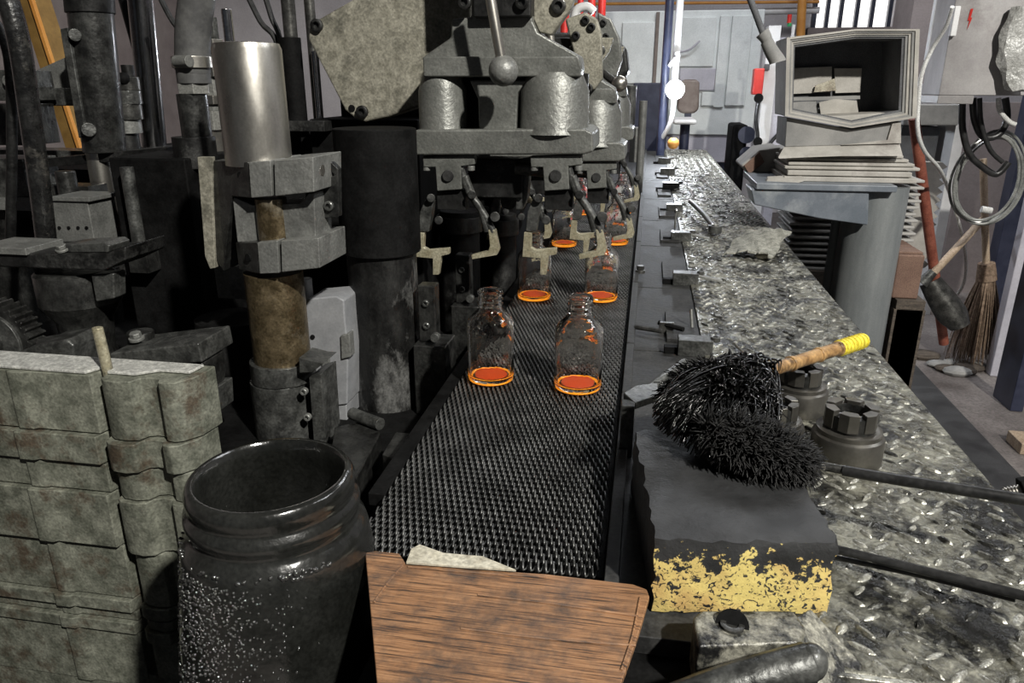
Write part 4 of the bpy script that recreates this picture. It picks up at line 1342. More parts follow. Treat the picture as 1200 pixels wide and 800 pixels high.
def takeout_head():
    c = P(590, 181, HY)
    h = thing('takeout_head', (c.x, HY + .08, c.z), 'nearest cast takeout head with ball lever and two hanging tongs', 'machine head', 'takeout heads over the belt')
    MB().pprism([(496, 66), (528, 44), (529, 22), (552, 20), (552, -14), (624, -14), (624, 24), (630, 38), (678, 65), (680, 88), (496, 90)], HY + .03, .10).build('body', 'head', h, bevel=.004)
    MB().pprism([(495, 66), (678, 66), (682, 80), (680, 90), (496, 90)], HY + .008, .06).build('ledge', 'head', h, bevel=.003)
    MB().pbox(530, -170, 624, -8, HY + .03, .10).build('upper_column', 'head', h, bevel=.004)
    MB().pbox(554, -14, 622, 20, HY + .01, .05).build('recess_shade_box', 'soot', h, bevel=.003)  # dark box put in for the shade of the recess
    for x in (545, 612):
        MB().socket(P(x, 3, HY + .008), UPY, .011, .008).build('cap_screw', 'iron_d', h, bevel=0)
    for cx_, w in ((519, 56), (650, 80)):
        k = sc(cx_, 120, HY + .05)
        q = P(cx_, 120, HY + .05)
        z = lambda y: P(cx_, y, HY + .05).z
        r = w / 2 * k
        MB().lathe((q.x, q.y, 0), [(0, z(84)), (r * .78, z(85)), (r * .84, z(90)), (r, z(106)), (r * 1.02, z(150)), (r * 1.1, z(156)), (0, z(156))], 40).build('bearing_lobe', 'head', h, bevel=0, smooth=30)
    MB().pprism([(550, 94), (618, 94), (607, 108), (605, 152), (561, 152), (560, 116)], HY + .025, .10).build('web', 'head', h, bevel=.003)
    MB().pprism([(486, 152), (686, 151), (695, 156), (695, 178), (684, 181), (486, 182)], HY - .005, .17).build('base_plate', 'head', h, bevel=.004)
    MB().pbox(498, 86, 688, 152, HY + .10, .03).build('gap_shade_panel', 'soot', h, bevel=.002)  # added so that the gap between the lobes stays dark
    # lever with ball
    LY = HY - .055
    MB().cyl(P(570, -30, LY), P(588, 74, LY), 6.3 * sc(580, 30, LY), seg=18).build('lever_rod', 'steel', h, bevel=0)
    MB().ball(P(590, 83, LY), 17.5 * sc(590, 83, LY), 28, 18).build('lever_ball', 'iron_l', h, bevel=0)
    # right upper cover plate
    cv = MB().pprism([(624, -14), (676, -14), (669, 10), (646, 41), (632, 38), (625, 22)], HY + .05, .03).build('side_cover', 'plate', h, bevel=.003)
    MB().socket(P(655, 7, HY + .05), UPY, .0125, .008).build('cover_screw', 'iron_d', cv, bevel=0)
    # two tongs
    for dx, side in ((0, 0), (126, 1)):
        X = lambda x: x + dx
        TY = HY + .005
        br = MB().pprism([(X(495), 183), (X(556), 181), (X(556), 193), (X(540), 195), (X(541), 222), (X(512), 224), (X(510), 196), (X(496), 196)], TY, .02).build('tong_bracket', 'head', h, bevel=.002)
        MB().cyl(P(X(525), 206, TY - .003), P(X(525), 206, TY + .01), .0105, seg=20).build('pivot_pin', 'soot', br)
        for x in (500, 552):
            MB().cyl(P(X(x), 194, TY + .008), P(X(x), 200, TY + .008), .007, seg=12).build('nut', 'iron_l', br)
        MB().pbox(X(512), 222, X(545), 246, TY + .012, .03).build('pivot_block', 'soot', h)
        # curved arms
        for pts in (((540, 197), (550, 226), (563, 244), (571, 271)), ((545, 206), (556, 234), (568, 252), (578, 272))):
            MB().tube([P(X(x), y, TY + .008) for x, y in pts], 4.3 * sc(560, 240, TY), 10, 5).build('tong_arm', 'iron', h, bevel=0)
        MB().pprism([(X(498), 234), (X(508), 236), (X(502), 272), (X(490), 271), (X(492), 248)], TY + .004, .022).build('tong_arm', 'iron', h, bevel=.002)
        for x, y, r in ((485, 254, 5), (505, 232, 6), (514, 258, 6), (553, 228, 6), (580, 254, 7)):
            MB().cyl(P(X(x), y, TY - .006), P(X(x), y, TY + .03), r * .85 * sc(x, y, TY), seg=14).build('link_pin', 'iron_d', h)
        # brass claws
        MB().pprism([(X(572), 269), (X(580), 269), (X(585), 292), (X(582), 299), (X(553), 304), (X(552), 299), (X(572), 294), (X(574), 288)], TY + .002, .014).build('claw', 'claw', h, bevel=.001)
        MB().pprism([(X(488), 272), (X(497), 273), (X(496), 290), (X(502), 293), (X(526), 291), (X(526), 298), (X(517), 300), (X(514), 322), (X(507), 322), (X(507), 303), (X(486), 301)], TY + .002, .014).build('claw', 'claw', h, bevel=.001)
    MB().pbox(548, 186, 612, 232, HY + .06, .06).build('actuator_box', 'soot', h, bevel=.003)
    c1, c2 = P(604, 196, HY + .05), P(640, 200, HY + .05)
    MB().cyl(c1, c2, .012, seg=16).build('cross_shaft', 'iron', h)
    MB().pprism([(606, 186), (622, 184), (618, 232), (612, 246), (604, 246)], HY + .07, .03).build('link_bar', 'iron', h, bevel=.002)
    c = P(596, 236, HY + .12)
    MB().cyl(c, c + Vector((0, .05, 0)), .016, seg=20).build('roller', 'soot', h)
    return h


head = takeout_head()
d2 = P(732, 199, 1.74) - P(695, 181, HY)
d2.z = -.052
copy_tree(head, label='second cast takeout head with two hanging tongs, behind the nearest one', delta=d2)
d3 = P(741, 182, 2.30) - P(695, 181, HY)
d3.z = -.045
copy_tree(head, label='farthest cast takeout head, small and mostly hidden behind the others', delta=d3)

for o_ in list(COL.objects):          # only the nearest head rises out of the picture
    if o_.name.startswith('upper_column') and o_.parent and o_.parent.name != head.name:
        bpy.data.objects.remove(o_)

# cast cover plates
def cover(pts, Y, d, bolts, r, label, material='plate'):
    xs = [p[0] for p in pts]
    ys = [p[1] for p in pts]
    c = P(sum(xs) / len(xs), max(ys), Y)
    t = thing('cast_cover', (c.x, Y + d / 2, c.z), label, 'cover', 'cast covers of the machine')
    MB().pprism(pts, Y, d).build('plate', material, t, bevel=.005)
    for x, y in bolts:
        MB().socket(P(x, y, Y), UPY, r, r * .7).build('screw', 'soot', t, bevel=0)
    return t


t = cover([(361, 46), (362, 32), (370, 24), (412, 0), (440, -16), (552, -16), (552, 100), (500, 122), (455, 137), (428, 143), (416, 139), (404, 129)], 1.44, .05, ((372, 30), (425, 131)), .012,
          'large pale angular cast cover with corner screws at the upper left of the head')
c = P(412, 127, 1.439)
MB().cyl(c, c + Vector((0, .004, 0)), .007, seg=14).build('screw_hole', 'black', t, bevel=0)
cover([(662, 22), (686, 14), (700, 22), (705, 40), (706, 92), (696, 106), (682, 100), (672, 62)], 1.72, .03, ((686, 24), (675, 42), (693, 32), (690, 103)), .009, 'grey rounded cast cover right of the nearest head')

t = cover([(700, 14), (716, 22), (726, 44), (729, 70), (722, 90), (706, 92)], 2.15, .05, ((707, 27), (710, 43)), .009, 'small rounded cast cover farther back on the machine', 'head')
MB().tube([P(703, 82, 2.1), P(715, 92, 2.08), P(724, 98, 2.06)], .010, 10).build('lever_rod', 'tool', t, bevel=0)
MB().ball(P(726, 98, 2.06), .021, 18, 12).build('lever_ball', 'steel', t, bevel=0)
MB().tube([P(714, 55, 2.19), (-.42, 2.19, P(714, 55, 2.19).z), (-.46, 2.19, .36), (-.46, 2.19, .19)], .03, 12).build('support_arm', 'iron_d', t, bevel=0)
t = thing('rear_arm', P(735, 130, 2.9), 'dark grey machine arm at the far end above the belt', 'arm')
MB().pprism([(722, 46), (734, 56), (737, 84), (728, 96), (722, 90)], 2.9, .2).build('cap', 'iron_d', t, bevel=.01)
MB().vcyl(738, 100, 146, 14, 2.95).build('column', 'iron', t)
MB().vcyl(751, 118, 232, 9, 3.1).build('pipe', 'iron_l', t)
MB().pbox(738, 150, 750, 190, 3.2, .1).build('glint_piece', 'iron_l', t)  # plain metal piece put in where the lamp glints lie

# ================================================================== BACKGROUND, CENTRE
FZ = FLOOR_Z
# white oven cabinet
OY = 6.7
t = thing('oven_cabinet', (P(810, 150, OY).x, OY + .5, FZ), 'big white sheet metal oven cabinet behind the end of the line', 'cabinet')
x0, x1 = P(700, 100, OY).x, P(888, 100, OY).x
zt, zm = P(800, 12, OY).z, P(800, 158, OY).z
MB().box((x0, OY, zm), (x1, OY + 1.2, zt)).build('shell', 'white_sheet', t, bevel=.01)
MB().box((x0, OY + .02, P(800, 190, OY).z), (x1, OY + 1.2, zm)).build('lower_band', 'lilac', t, bevel=.01)
MB().box((x0 + .1, OY + .05, FZ), (x1 - .1, OY + 1.1, P(800, 190, OY).z)).build('plinth', 'navy', t, bevel=.01)
for xa, ya, xb, yb, m in ((796, 20, 838, 78, 'white_sheet'), (796, 80, 838, 106, 'lilac'), (822, 108, 838, 124, 'white_sheet'), (840, 18, 852, 126, 'white_sheet'), (854, 18, 878, 124, 'white_sheet'), (728, 26, 766, 98, 'white_sheet')):
    MB().pbox(xa, ya, xb, yb, OY - .02, .03).build('panel', m, t, bevel=.006)
MB().pbox(767, 14, 771, 98, OY - .03, .04).build('seam_strip', 'brown_vinyl', t)
MB().pbox(740, 97, 782, 190, OY - .35, .3).build('dark_unit', 'navy', t, bevel=.01)
MB().tube([P(796, 61, OY - .05), P(808, 58, OY - .06), P(820, 48, OY - .05)], .008, 6).build('wire', 'lilac', t, bevel=0)

# lamp post, with the lit work lamp
t = thing('work_lamp', (P(780, 170, 4.9).x, 4.9, -.0), 'lit work lamp clamped to a dark post at the end of the deck', 'lamp')
pc_ = P(779, 95, 4.9)
MB().cyl((pc_.x, 4.9, 0), (pc_.x, 4.9, 1.6), .026, seg=16).build('post', 'navy', t, bevel=0)
MB().cyl((pc_.x + .06, 4.92, .35), (pc_.x + .06, 4.92, 1.6), .022, seg=16).build('pale_pole', 'white_plastic', t, bevel=0)
lc = P(791, 105, 4.75)
MB().tube([(pc_.x, 4.9, lc.z - .30), lc + Vector((-.01, .06, -.18)), lc + Vector((0, .03, -.03))], .014, 8).build('arm', 'white_plastic', t, bevel=0)
MB().cyl(lc + Vector((0, .05, 0)), lc + Vector((0, .0, 0)), .03, .055, seg=20).build('reflector', 'white_plastic', t, bevel=0)
MB().ball(lc + Vector((0, -.005, 0)), .055, 18, 12).build('bulb', 'bulb', t, bevel=0)
MB().ball(P(789, 168, 4.7), .035, 14, 9).build('orange_light_spot', 'orange', t, bevel=0)  # orange ball put in for a spot of orange light
MB().tube([P(784, 78, 4.86), P(790, 70, 4.86), P(795, 66, 4.86), P(792, 62, 4.86)], .012, 8).build('hook', 'white_plastic', t, bevel=0)
pl = lamp('work_lamp_light', 'POINT', lc + Vector((0, -.08, .0)), (0, 0, 0), 26, (.86, .92, 1.0), .05)

# office chair behind the lamp
CHY = 5.95
t = thing('office_chair', (P(806, 200, CHY).x, CHY, FZ), 'brown backed office chair with pale seat behind the lit lamp', 'chair')
MB().pprism([(796, 96), (803, 93), (817, 93), (820, 97), (819, 128), (814, 133), (798, 133), (793, 128)], CHY, .06).build('backrest', 'brown_vinyl', t, bevel=.02)
MB().pbox(789, 140, 817, 146, CHY - .45, .5).build('seat', 'white_plastic', t, bevel=.02)
MB().pbox(802, 130, 810, 144, CHY + .02, .04).build('back_bar', 'navy', t)
sx = P(803, 146, CHY - .2)
MB().cyl((sx.x, CHY - .2, FZ + .08), (sx.x, CHY - .2, sx.z), .035, seg=14).build('column', 'navy', t, bevel=0)
for k in range(5):
    a = k * 2 * math.pi / 5 + .3
    e = Vector((sx.x + .3 * math.cos(a), CHY - .2 + .3 * math.sin(a), FZ + .05))
    lg = MB().cyl((sx.x, CHY - .2, FZ + .12), e, .022, seg=8).build('base_leg', 'navy', t, bevel=0)
    MB().ball(e - Vector((0, 0, .02)), .03, 10, 7).build('caster', 'black', lg, bevel=0)

# black drive unit right of the oven, red box column, beacon
t = thing('drive_unit', (P(870, 200, 5.9).x, 5.9, FZ), 'black drive unit under the right end of the oven', 'machine')
MB().box((P(858, 160, 5.7).x, 5.7, FZ), (P(876, 160, 5.7).x, 6.1, P(867, 146, 5.7).z)).build('body', 'black', t, bevel=.02)
MB().cyl(P(875, 158, 5.68), P(875, 158, 5.75), .06, seg=16).build('wheel', 'navy', t)
MB().cyl(P(875, 180, 5.68), P(875, 180, 5.75), .05, seg=16).build('wheel', 'navy', t)
t = thing('red_cabinet_column', (P(896, 190, 5.4).x, 5.45, FZ), 'white steel column carrying a red box with black knobs', 'control box')
MB().box((P(892, 120, 5.4).x, 5.4, FZ), (P(906, 120, 5.4).x, 5.55, P(900, 30, 5.4).z)).build('column', 'white_plastic', t)
MB().box((P(905, 120, 5.42).x, 5.42, FZ), (P(920, 120, 5.42).x, 5.6, P(912, 44, 5.42).z)).build('panel', 'lilac', t)
MB().pbox(883, 80, 895, 111, 5.3, .1).build('red_box', 'red', t, bevel=.008)
MB().cyl(P(889, 115, 5.28), P(889, 115, 5.38), .03, seg=14).build('knob', 'black', t)
MB().cyl(P(888, 166, 5.28), P(888, 166, 5.38), .03, seg=14).build('knob', 'black', t)
MB().pbox(896, 75, 902, 82, 5.38, .02).build('vent', 'card_d', t)
MB().tube([P(889, 118, 5.3), P(886, 140, 5.3), P(888, 160, 5.3), P(886, 190, 5.3), P(905, 165, 5.3), P(920, 148, 5.3)], .012, 8).build('hose', 'cable', t, bevel=0)
t = thing('signal_beacon', P(925, 44, 5.6), 'slim signal beacon with red and green lenses on a white stem', 'beacon')
MB().vcyl(925, 29, 120, 4, 5.6).build('stem', 'white_plastic', t)
MB().vcyl(925, 17, 27, 5, 5.6).build('red_lens', 'red', t)
MB().vcyl(925, 27, 31, 5, 5.6).build('green_lens', 'green', t)

# hanging rag on a stick
t = thing('hanging_mop', P(907, 74, 2.3), 'grey rag mop hanging upside down on a dark stick', 'mop')
MB().cyl(P(872, -20, 2.3), P(896, 44, 2.3), .009, seg=10).build('stick', 'card_d', t, bevel=0)
MB().tube([P(893, 38, 2.3), P(897, 44, 2.3), P(899, 50, 2.3)], .020, 12, 3, .014).build('binding', 'card_g', t, bevel=0)
MB().tube([P(898, 48, 2.3), P(904, 60, 2.3), P(910, 70, 2.3), P(911, 73, 2.3)], .017, 12, 4, .024).build('rag', 'card_g', t, bevel=0)

# red and white uprights behind the heads
for x, w, m, lab in ((680, 7, 'red', 'red pipe upright nearest the rounded cast cover'), (693, 9, 'red', 'middle red pipe upright behind the cast covers'), (705, 9, 'red', 'right hand red pipe upright behind the cast covers'), (662, 10, 'red', 'red pipe upright seen between head and rounded cover')):
    c = P(x, 20, 5.2)
    tag(MB().cyl((c.x, 5.2, FZ), (c.x, 5.2, P(x, 10 if x > 670 else 0, 5.2).z + (1 if x < 670 else .25)), w / 2 * sc(x, 10, 5.2), seg=14).build('red_pipe', m, bevel=0), lab, 'pipe')
tag(MB().tube([P(672, 240, 2.6), P(668, 70, 2.6), P(672, 30, 2.6), P(676, 12, 2.6), P(688, 8, 2.6), P(696, 14, 2.6)], .014, 10).build('white_tube', 'white_plastic', bevel=0), 'white bent tube above the rounded cast cover', 'tube')

# ================================================================== RIGHT: POST, BEAM, BOX AND TRAYS
BY = 2.35
t = thing('steel_stand', (P(1005, 330, BY).x, BY + .06, FZ), 'round galvanised post carrying a blue grey steel beam', 'stand')
pcx = P(1012, 320, BY + .08)
MB().cyl((pcx.x, BY + .08, FZ), (pcx.x, BY + .08, P(1012, 220, BY).z), 33 * sc(1012, 320, BY + .08), seg=40).build('post', 'post', t, bevel=0)
MB().pprism([(880, 222), (1019, 220), (1017, 264), (960, 256), (884, 240)], BY - .03, .14).build('beam', 'blue_steel', t, bevel=.004)
MB().box((P(884, 218, BY).x, BY - .04, P(960, 220, BY).z - .004), (P(1047, 218, BY).x, BY + .30, P(960, 214, BY).z)).build('top_plate', 'blue_steel', t, bevel=.003)
MB().cyl((P(979, 320, BY + .10).x, BY + .16, FZ), (P(979, 320, BY + .10).x, BY + .16, P(979, 240, BY).z), .02, seg=12).build('back_stiffener', 'post', t, bevel=0)

# trays stacked behind the post
TZ0 = P(1000, 345, 2.75).z
x0, x1 = P(925, 270, 2.72).x, P(1076, 250, 2.72).x
tray0 = None
ntr = 15
ORD = ['topmost', 'second from the top', 'third from the top', 'fourth from the top', 'fifth from the top', 'sixth from the top', 'seventh from the top', 'middle one', 'seventh from the bottom', 'sixth from the bottom', 'fifth from the bottom', 'fourth from the bottom', 'third from the bottom', 'second from the bottom']
zt_ = P(1000, 205, 2.72).z
zb_ = P(1000, 318, 2.72).z
hh = (zt_ - zb_) / ntr
for k in range(ntr):
    if tray0 is None:
        mb = MB()
        mb.box((x0, 2.72, zb_), (x1, 3.0, zb_ + hh * .42))
        mb.box((x0 + .03, 2.76, zb_ + hh * .42), (x1 - .03, 2.985, zb_ + hh))
        tray0 = tag(mb.build('ridged_tray', 'tray', bevel=.003), 'grey ridged tray at the bottom of the stack behind the galvanised post', 'tray', 'trays stacked behind the post')
    else:
        c = tray0.copy()
        COL.objects.link(c)
        c['label'] = 'grey ridged tray, %s in the stack behind the galvanised post' % ORD[ntr - 1 - k]
        c.location = tray0.location + Vector((random.uniform(-.006, .006), random.uniform(-.004, .004), k * hh))
t = thing('pallet_stand', ((x0 + x1) / 2, 2.85, FZ), 'dark wooden stand below the stacked trays', 'stand')
MB().box((x0, 2.70, zb_ - .05), (x1, 3.02, zb_)).box((x1, 2.93, zb_ - .05), (x1 + .03, 3.02, zb_)).build('top_board', 'wood_d', t)
for xx in (x0 + .04, x1 - .12):
    for yy in (2.90, 2.98):
        MB().box((xx - .03, yy - .03, FZ), (xx + .03, yy + .03, zb_ - .05)).build('leg', 'wood_d', t)
# serrated board edge stack standing right of the post
SBY = 3.95
x0b, x1b = P(1070, 250, SBY).x, P(1100, 250, SBY).x
z0b, z1b = P(1085, 314, SBY).z, P(1085, 190, SBY).z
t = thing('serrated_board', ((x0b + x1b) / 2, SBY + .02, FZ), 'upright pale board with a serrated edge right of the trays', 'board')
pts = [(x0b, SBY, z0b), (x1b - .02, SBY, z0b)]
nz = 13
for k in range(nz):
    z = z0b + (z1b - z0b) * k / nz
    pts += [(x1b, SBY, z + .02), (x1b - .026, SBY, z + (z1b - z0b) / nz)]
pts += [(x0b, SBY, z1b)]
MB().prism(pts, (0, .06, 0)).build('board', 'card_w', t, bevel=0)
MB().box((x0b, SBY + .005, FZ), (x1b - .05, SBY + .055, z0b)).build('foot', 'wood_d', t)

# folded sheets lying on the beam
SHY = 2.42
shz = P(960, 214, BY).z
sheets = [(916, 192, 1070, 216, 'thick pale sheet at the bottom of the board pile on the beam'), (917, 192, 1074, 200, 'pale sheet in the middle of the board pile on the beam'), (919, 184, 1062, 193, 'uppermost pale sheet of the board pile below the open box')]
pz = shz
for k, (xa, ya, xb, yb, lab) in enumerate(sheets):
    th = (.034, .022, .022)[k]
    mb = MB()
    xl, xr = P(xa, 200, SHY).x, P(xb, 200, SHY).x
    for q in range(2):
        mb.box((xl + q * .01, SHY - .05 + .02 * k + q * .005, pz + q * th / 2), (xr - q * .015, SHY + .36, pz + (q + .86) * th / 2))
    tag(mb.build('board_sheet', 'card_w', bevel=.003), lab, 'board', 'board pile on the steel beam')
    pz += th
tag(MB().prism([P(895, 220, SHY - .08), P(930, 216, SHY - .08), P(943, 212, SHY - .08), P(940, 207, SHY - .05), P(900, 209, SHY - .05)], (0, .02, .004)).build('torn_flap', 'card_w'), 'torn pale flap hanging over the left end of the beam', 'board')
t = thing('loose_carton', P(895, 205, 2.7), 'crumpled pale carton left of the open box', 'carton')
MB().prism([P(868, 195, 2.62), P(890, 176, 2.62), P(916, 172, 2.62), P(916, 200, 2.62), P(880, 206, 2.62)], (0, .2, 0)).build('carton', 'card_w', t, bevel=.008)
MB().prism([P(872, 194, 2.60), P(890, 178, 2.60), P(896, 190, 2.60), P(878, 204, 2.60)], (0, .01, 0)).build('flap', 'card_b', t)

# the open box lying on its side with nested liners
XY = 2.42
bx = thing('open_box', P(998, 186, XY + .2), 'large open cardboard box lying on its side with torn paper inside', 'box')


def ring(outer, inner, Y, d):
    n = len(outer)
    mb = MB()
    o0, i0 = [P(x, y, Y) for x, y in outer], [P(x, y, Y) for x, y in inner]
    V = Vector((0, d, 0))
    vs = o0 + i0 + [p + V for p in o0] + [p + V for p in i0]
    fs = []
    for k in range(n):
        j = (k + 1) % n
        fs += [(k, j, n + j, n + k), (2 * n + k, 3 * n + k, 3 * n + j, 2 * n + j), (k, 2 * n + k, 2 * n + j, j), (n + k, n + j, 3 * n + j, 3 * n + k)]
    return mb.add(vs, fs)


def shrink(poly, l, r, tp, bt):
    cx_ = 998
    return [(x + (l if x < cx_ - 20 else -r if x > cx_ + 20 else 0), y + (tp if y < 90 else -bt)) for x, y in poly]


outer = [(922, 44), (1003, 34), (1078, 34), (1074, 138), (998, 150), (920, 136)]
p_ = outer
for k, (m, dl, dr_) in enumerate((('card_w', 4, 5), ('card_g', 2, 4), ('card_w', 1.5, 4), ('card_g', 1, 4), ('card_d', 1, 4))):
    q_ = shrink(p_, dl, dr_, 2.2, 1.8)
    ring(p_, q_, XY + .004 * k, .20).build('outer_wall' if k == 0 else 'liner', m, bx, bevel=0)
    p_ = q_
MB().prism([P(x, y, XY + .20) for x, y in outer], (0, .02, 0)).build('back_wall', 'card_d', bx, bevel=0)
for pts, Y, m in (([(926, 80), (975, 78), (974, 108), (928, 110)], XY + .185, 'card_w'), ([(978, 80), (1010, 80), (1008, 108), (979, 109)], XY + .185, 'card_w'), ([(956, 100), (978, 92), (980, 106), (954, 108)], XY + .17, 'torn_paper'),
                  ([(930, 114), (1008, 112), (1008, 116), (930, 118)], XY + .16, 'card_g'), ([(960, 120), (978, 116), (1004, 118), (1006, 132), (962, 134)], XY + .15, 'card_w'), ([(928, 120), (956, 118), (960, 132), (928, 134)], XY + .165, 'card_g')):
    MB().pprism(pts, Y, .006).build('torn_paper', m, bx, bevel=0)
MB().pprism([(930, 136), (998, 149), (1050, 140), (1040, 132), (985, 136)], XY + .02, .16).build('bottom_flap', 'card_w', bx, bevel=.002)
MB().pprism([(922, 138), (998, 152), (1056, 142), (1054, 168), (920, 172)], XY + .02, .18).build('lower_side', 'card_g', bx, bevel=.002)
MB().pprism([(986, 170), (1040, 164), (1046, 144), (1056, 142), (1056, 168)], XY + .012, .01).build('side_flap', 'card_w', bx, bevel=.001)
MB().prism([P(912, 186, XY - .04), P(985, 183, XY - .05), P(1058, 183, XY - .04), P(1054, 168, XY + .03), P(920, 172, XY + .03)], (0, .006, .006)).build('front_flap', 'card_w', bx, bevel=.002)

# ================================================================== RIGHT: FLOOR LEVEL CLUTTER
# brown carton on a pallet
cY = 2.45
t = thing('trestle', (P(1060, 390, cY).x, cY + .14, FZ), 'dark wooden trestle under the brown carton', 'trestle')
pxa, pxb = P(1050, 360, cY).x, P(1084, 360, cY).x
ztop_ = P(1060, 352, cY).z
for k in range(3):
    MB().box((pxa, cY + k * .09, ztop_ - .03), (pxb, cY + .075 + k * .08, ztop_)).build('deck_board', 'wood_d', t)
for xx in (pxa + .05, (pxa + pxb) / 2, pxb - .05):
    MB().box((xx - .04, cY, FZ), (xx + .04, cY + .24, ztop_ - .03)).build('leg', 'wood_d', t)
t = thing('brown_carton', (P(1060, 352, cY).x, cY + .2, ztop_), 'brown carton standing on the dark trestle behind the post', 'carton')
MB().box((P(1050, 330, cY).x, cY + .02, ztop_), (P(1082, 330, cY).x, cY + .24, P(1060, 300, cY).z)).build('carton', 'card_b', t, bevel=.006)
MB().box((P(1051, 330, cY).x, cY + .03, P(1060, 300, cY).z), (P(1080, 330, cY).x, cY + .12, P(1060, 300, cY).z + .008)).build('flap', 'card_b', t, bevel=.002)
MB().box((P(1051, 330, cY).x, cY + .13, P(1060, 300, cY).z), (P(1080, 330, cY).x, cY + .23, P(1060, 300, cY).z + .008)).build('flap', 'card_b', t, bevel=.002)

# shovel
sy = 3.55
t = thing('shovel', (P(1115, 380, sy).x, sy, FZ), 'black bladed shovel with a worn wooden handle leaning on the broom', 'shovel')
MB().cyl(P(1088, 326, sy), P(1151, 258, sy + .25), .017, seg=14).build('handle', 'wood_h', t, bevel=0)
MB().cyl(P(1080, 332, sy), P(1094, 318, sy), .028, .020, seg=14).build('socket', 'iron', t)


def blade():
    n, m_ = 10, 8
    A, B = P(1092, 330, sy), P(1128, 384, sy - .05)
    w = .062
    vs, fs = [], []
    ax = (B - A)
    side = Vector((.86, 0, .5)).normalized()
    nrm = ax.cross(side).normalized()
    for th in (0, .006):
        for i in range(n + 1):
            u = i / n
            ww = w * (.75 + .3 * math.sin(min(1, u * 1.3) * math.pi / 2)) * (1 if u < .75 else 1 - (u - .75) * 1.4)
            for j in range(m_ + 1):
                v = j / m_ * 2 - 1
                vs.append(A + ax * u + side * (v * ww) + nrm * (-.035 * v * v + th))
    k = (n + 1) * (m_ + 1)
    for i in range(n):
        for j in range(m_):
            a = i * (m_ + 1) + j
            fs += [(a, a + 1, a + m_ + 2, a + m_ + 1), (a + k, a + k + m_ + 1, a + k + m_ + 2, a + k + 1)]
    for i in range(n):
        for j in (0, m_):
            a = i * (m_ + 1) + j
            fs.append((a, a + m_ + 1, a + m_ + 1 + k, a + k))
    for j in range(m_):
        for i in (0, n):
            a = i * (m_ + 1) + j
            fs.append((a, a + 1, a + 1 + k, a + k))
    return MB().add(vs, fs)


blade().build('blade', 'tool', t, bevel=0, smooth=60)
# red-brown pole
tag(MB().cyl(P(1106, 402, 3.72), P(1071, 138, 3.45), .022, seg=14).build('red_pole', 'red_handle', bevel=0), 'red brown pole leaning upright behind the shovel socket', 'pole')

# broom
by_ = 3.75
t = thing('straw_broom', (P(1156, 405, by_).x, by_, FZ), 'straw broom with pale wooden handle standing on its bristles', 'broom')
MB().cyl(P(1156, 318, by_), P(1152, 186, by_ + .05), .016, seg=14).build('handle', 'wood_h', t, bevel=0)
MB().cyl(P(1156, 328, by_), P(1156, 308, by_), .045, .036, seg=16).build('binding', 'straw', t)
root_ = P(1156, 326, by_)


def root3():
    a = random.uniform(0, 2 * math.pi)
    r = random.random() ** .5
    e = Vector((root_.x + r * .13 * math.cos(a) + .012, by_ + r * .10 * math.sin(a), FZ + random.uniform(.005, .07)))
    s_ = root_ + Vector((.03 * math.cos(a) * r, .03 * math.sin(a) * r, .02))
    return s_, s_.lerp(e, .45) + Vector((.018 * math.cos(a), .018 * math.sin(a), 0)), e


mb = MB()
strands(mb, root3, 520, .005, 4)
o = mb.build('straw', 'straw', t, bevel=0, smooth=180)
o['kind'] = 'stuff'
# heap of rags/debris by the shovel
t = thing('debris_heap', (P(1110, 405, 3.75).x, 3.75, FZ), 'low heap of grey debris on the floor between shovel and broom', 'debris')
for k in range(9):
    c = Vector((P(1100 + k * 6, 405, 3.7).x + random.uniform(-.05, .05), 3.7 + random.uniform(-.1, .12), FZ + .015))
    MB().ball(c, random.uniform(.03, .06), 9, 6, (1.5, 1, .5)).build('lump', 'card_g' if k % 2 else 'wood_d', t, bevel=0, smooth=20)

# electric cabinet with stand
ey = 3.1
t = thing('electric_cabinet', (P(1160, 110, ey).x, ey + .2, FZ), 'grey electric cabinet on a dark stand at the upper right', 'cabinet')
fx0, fx1 = P(1116, 60, ey).x, P(1152, 60, ey).x
zt_ = P(1135, -40, ey).z
zb_ = P(1135, 112, ey).z
# door faces left-front, side faces right-front: a box turned on its corner
a0, a1, a2 = Vector((fx0, ey + .06, 0)), Vector((fx1, ey, 0)), Vector((P(1300, 60, ey).x, ey + .05, 0))
base = [a0, a1, a2, a2 + Vector((-.06, .35, 0)), a0 + Vector((.05, .35, 0))]
MB().prism([Vector((p.x, p.y, zb_)) for p in base], (0, 0, zt_ - zb_)).build('case', 'cab', t, bevel=.004)
MB().prism([Vector((p.x, p.y, zb_ - .03)) for p in (a0, a1, a1 + Vector((0, .3, 0)), a0 + Vector((0, .3, 0)))], (0, 0, .03)).build('lower_lip', 'cab', t, bevel=.003)
hz = P(1118, 24, ey).z
dn = (a1 - a0).normalized()
fnr = Vector((dn.y, -dn.x, 0))
c = a0 + dn * .012 + fnr * .012
MB().box((c.x - .010, c.y - .012, hz - .05), (c.x + .010, c.y + .012, hz + .05)).build('handle', 'white_plastic', t, bevel=.003)
# lightning mark on the cabinet door
c0 = a0.lerp(a1, .48) + fnr * .001
zc = P(1133, 22, ey).z
zig = [(-.002, .035), (.006, .035), (.003, .006), (.008, .006), (-.002, -.035), (.001, -.004), (-.005, -.004)]
MB().prism([Vector((c0.x + dn.x * u, c0.y + dn.y * u, zc + w)) for u, w in zig], fnr * .0015).build('hazard_mark', 'red', t, bevel=0)
MB().box((P(1238, 240, ey + .1).x, ey + .08, FZ), (P(1265, 200, ey + .1).x, ey + .25, zb_)).build('stand', 'navy', t, bevel=.004)
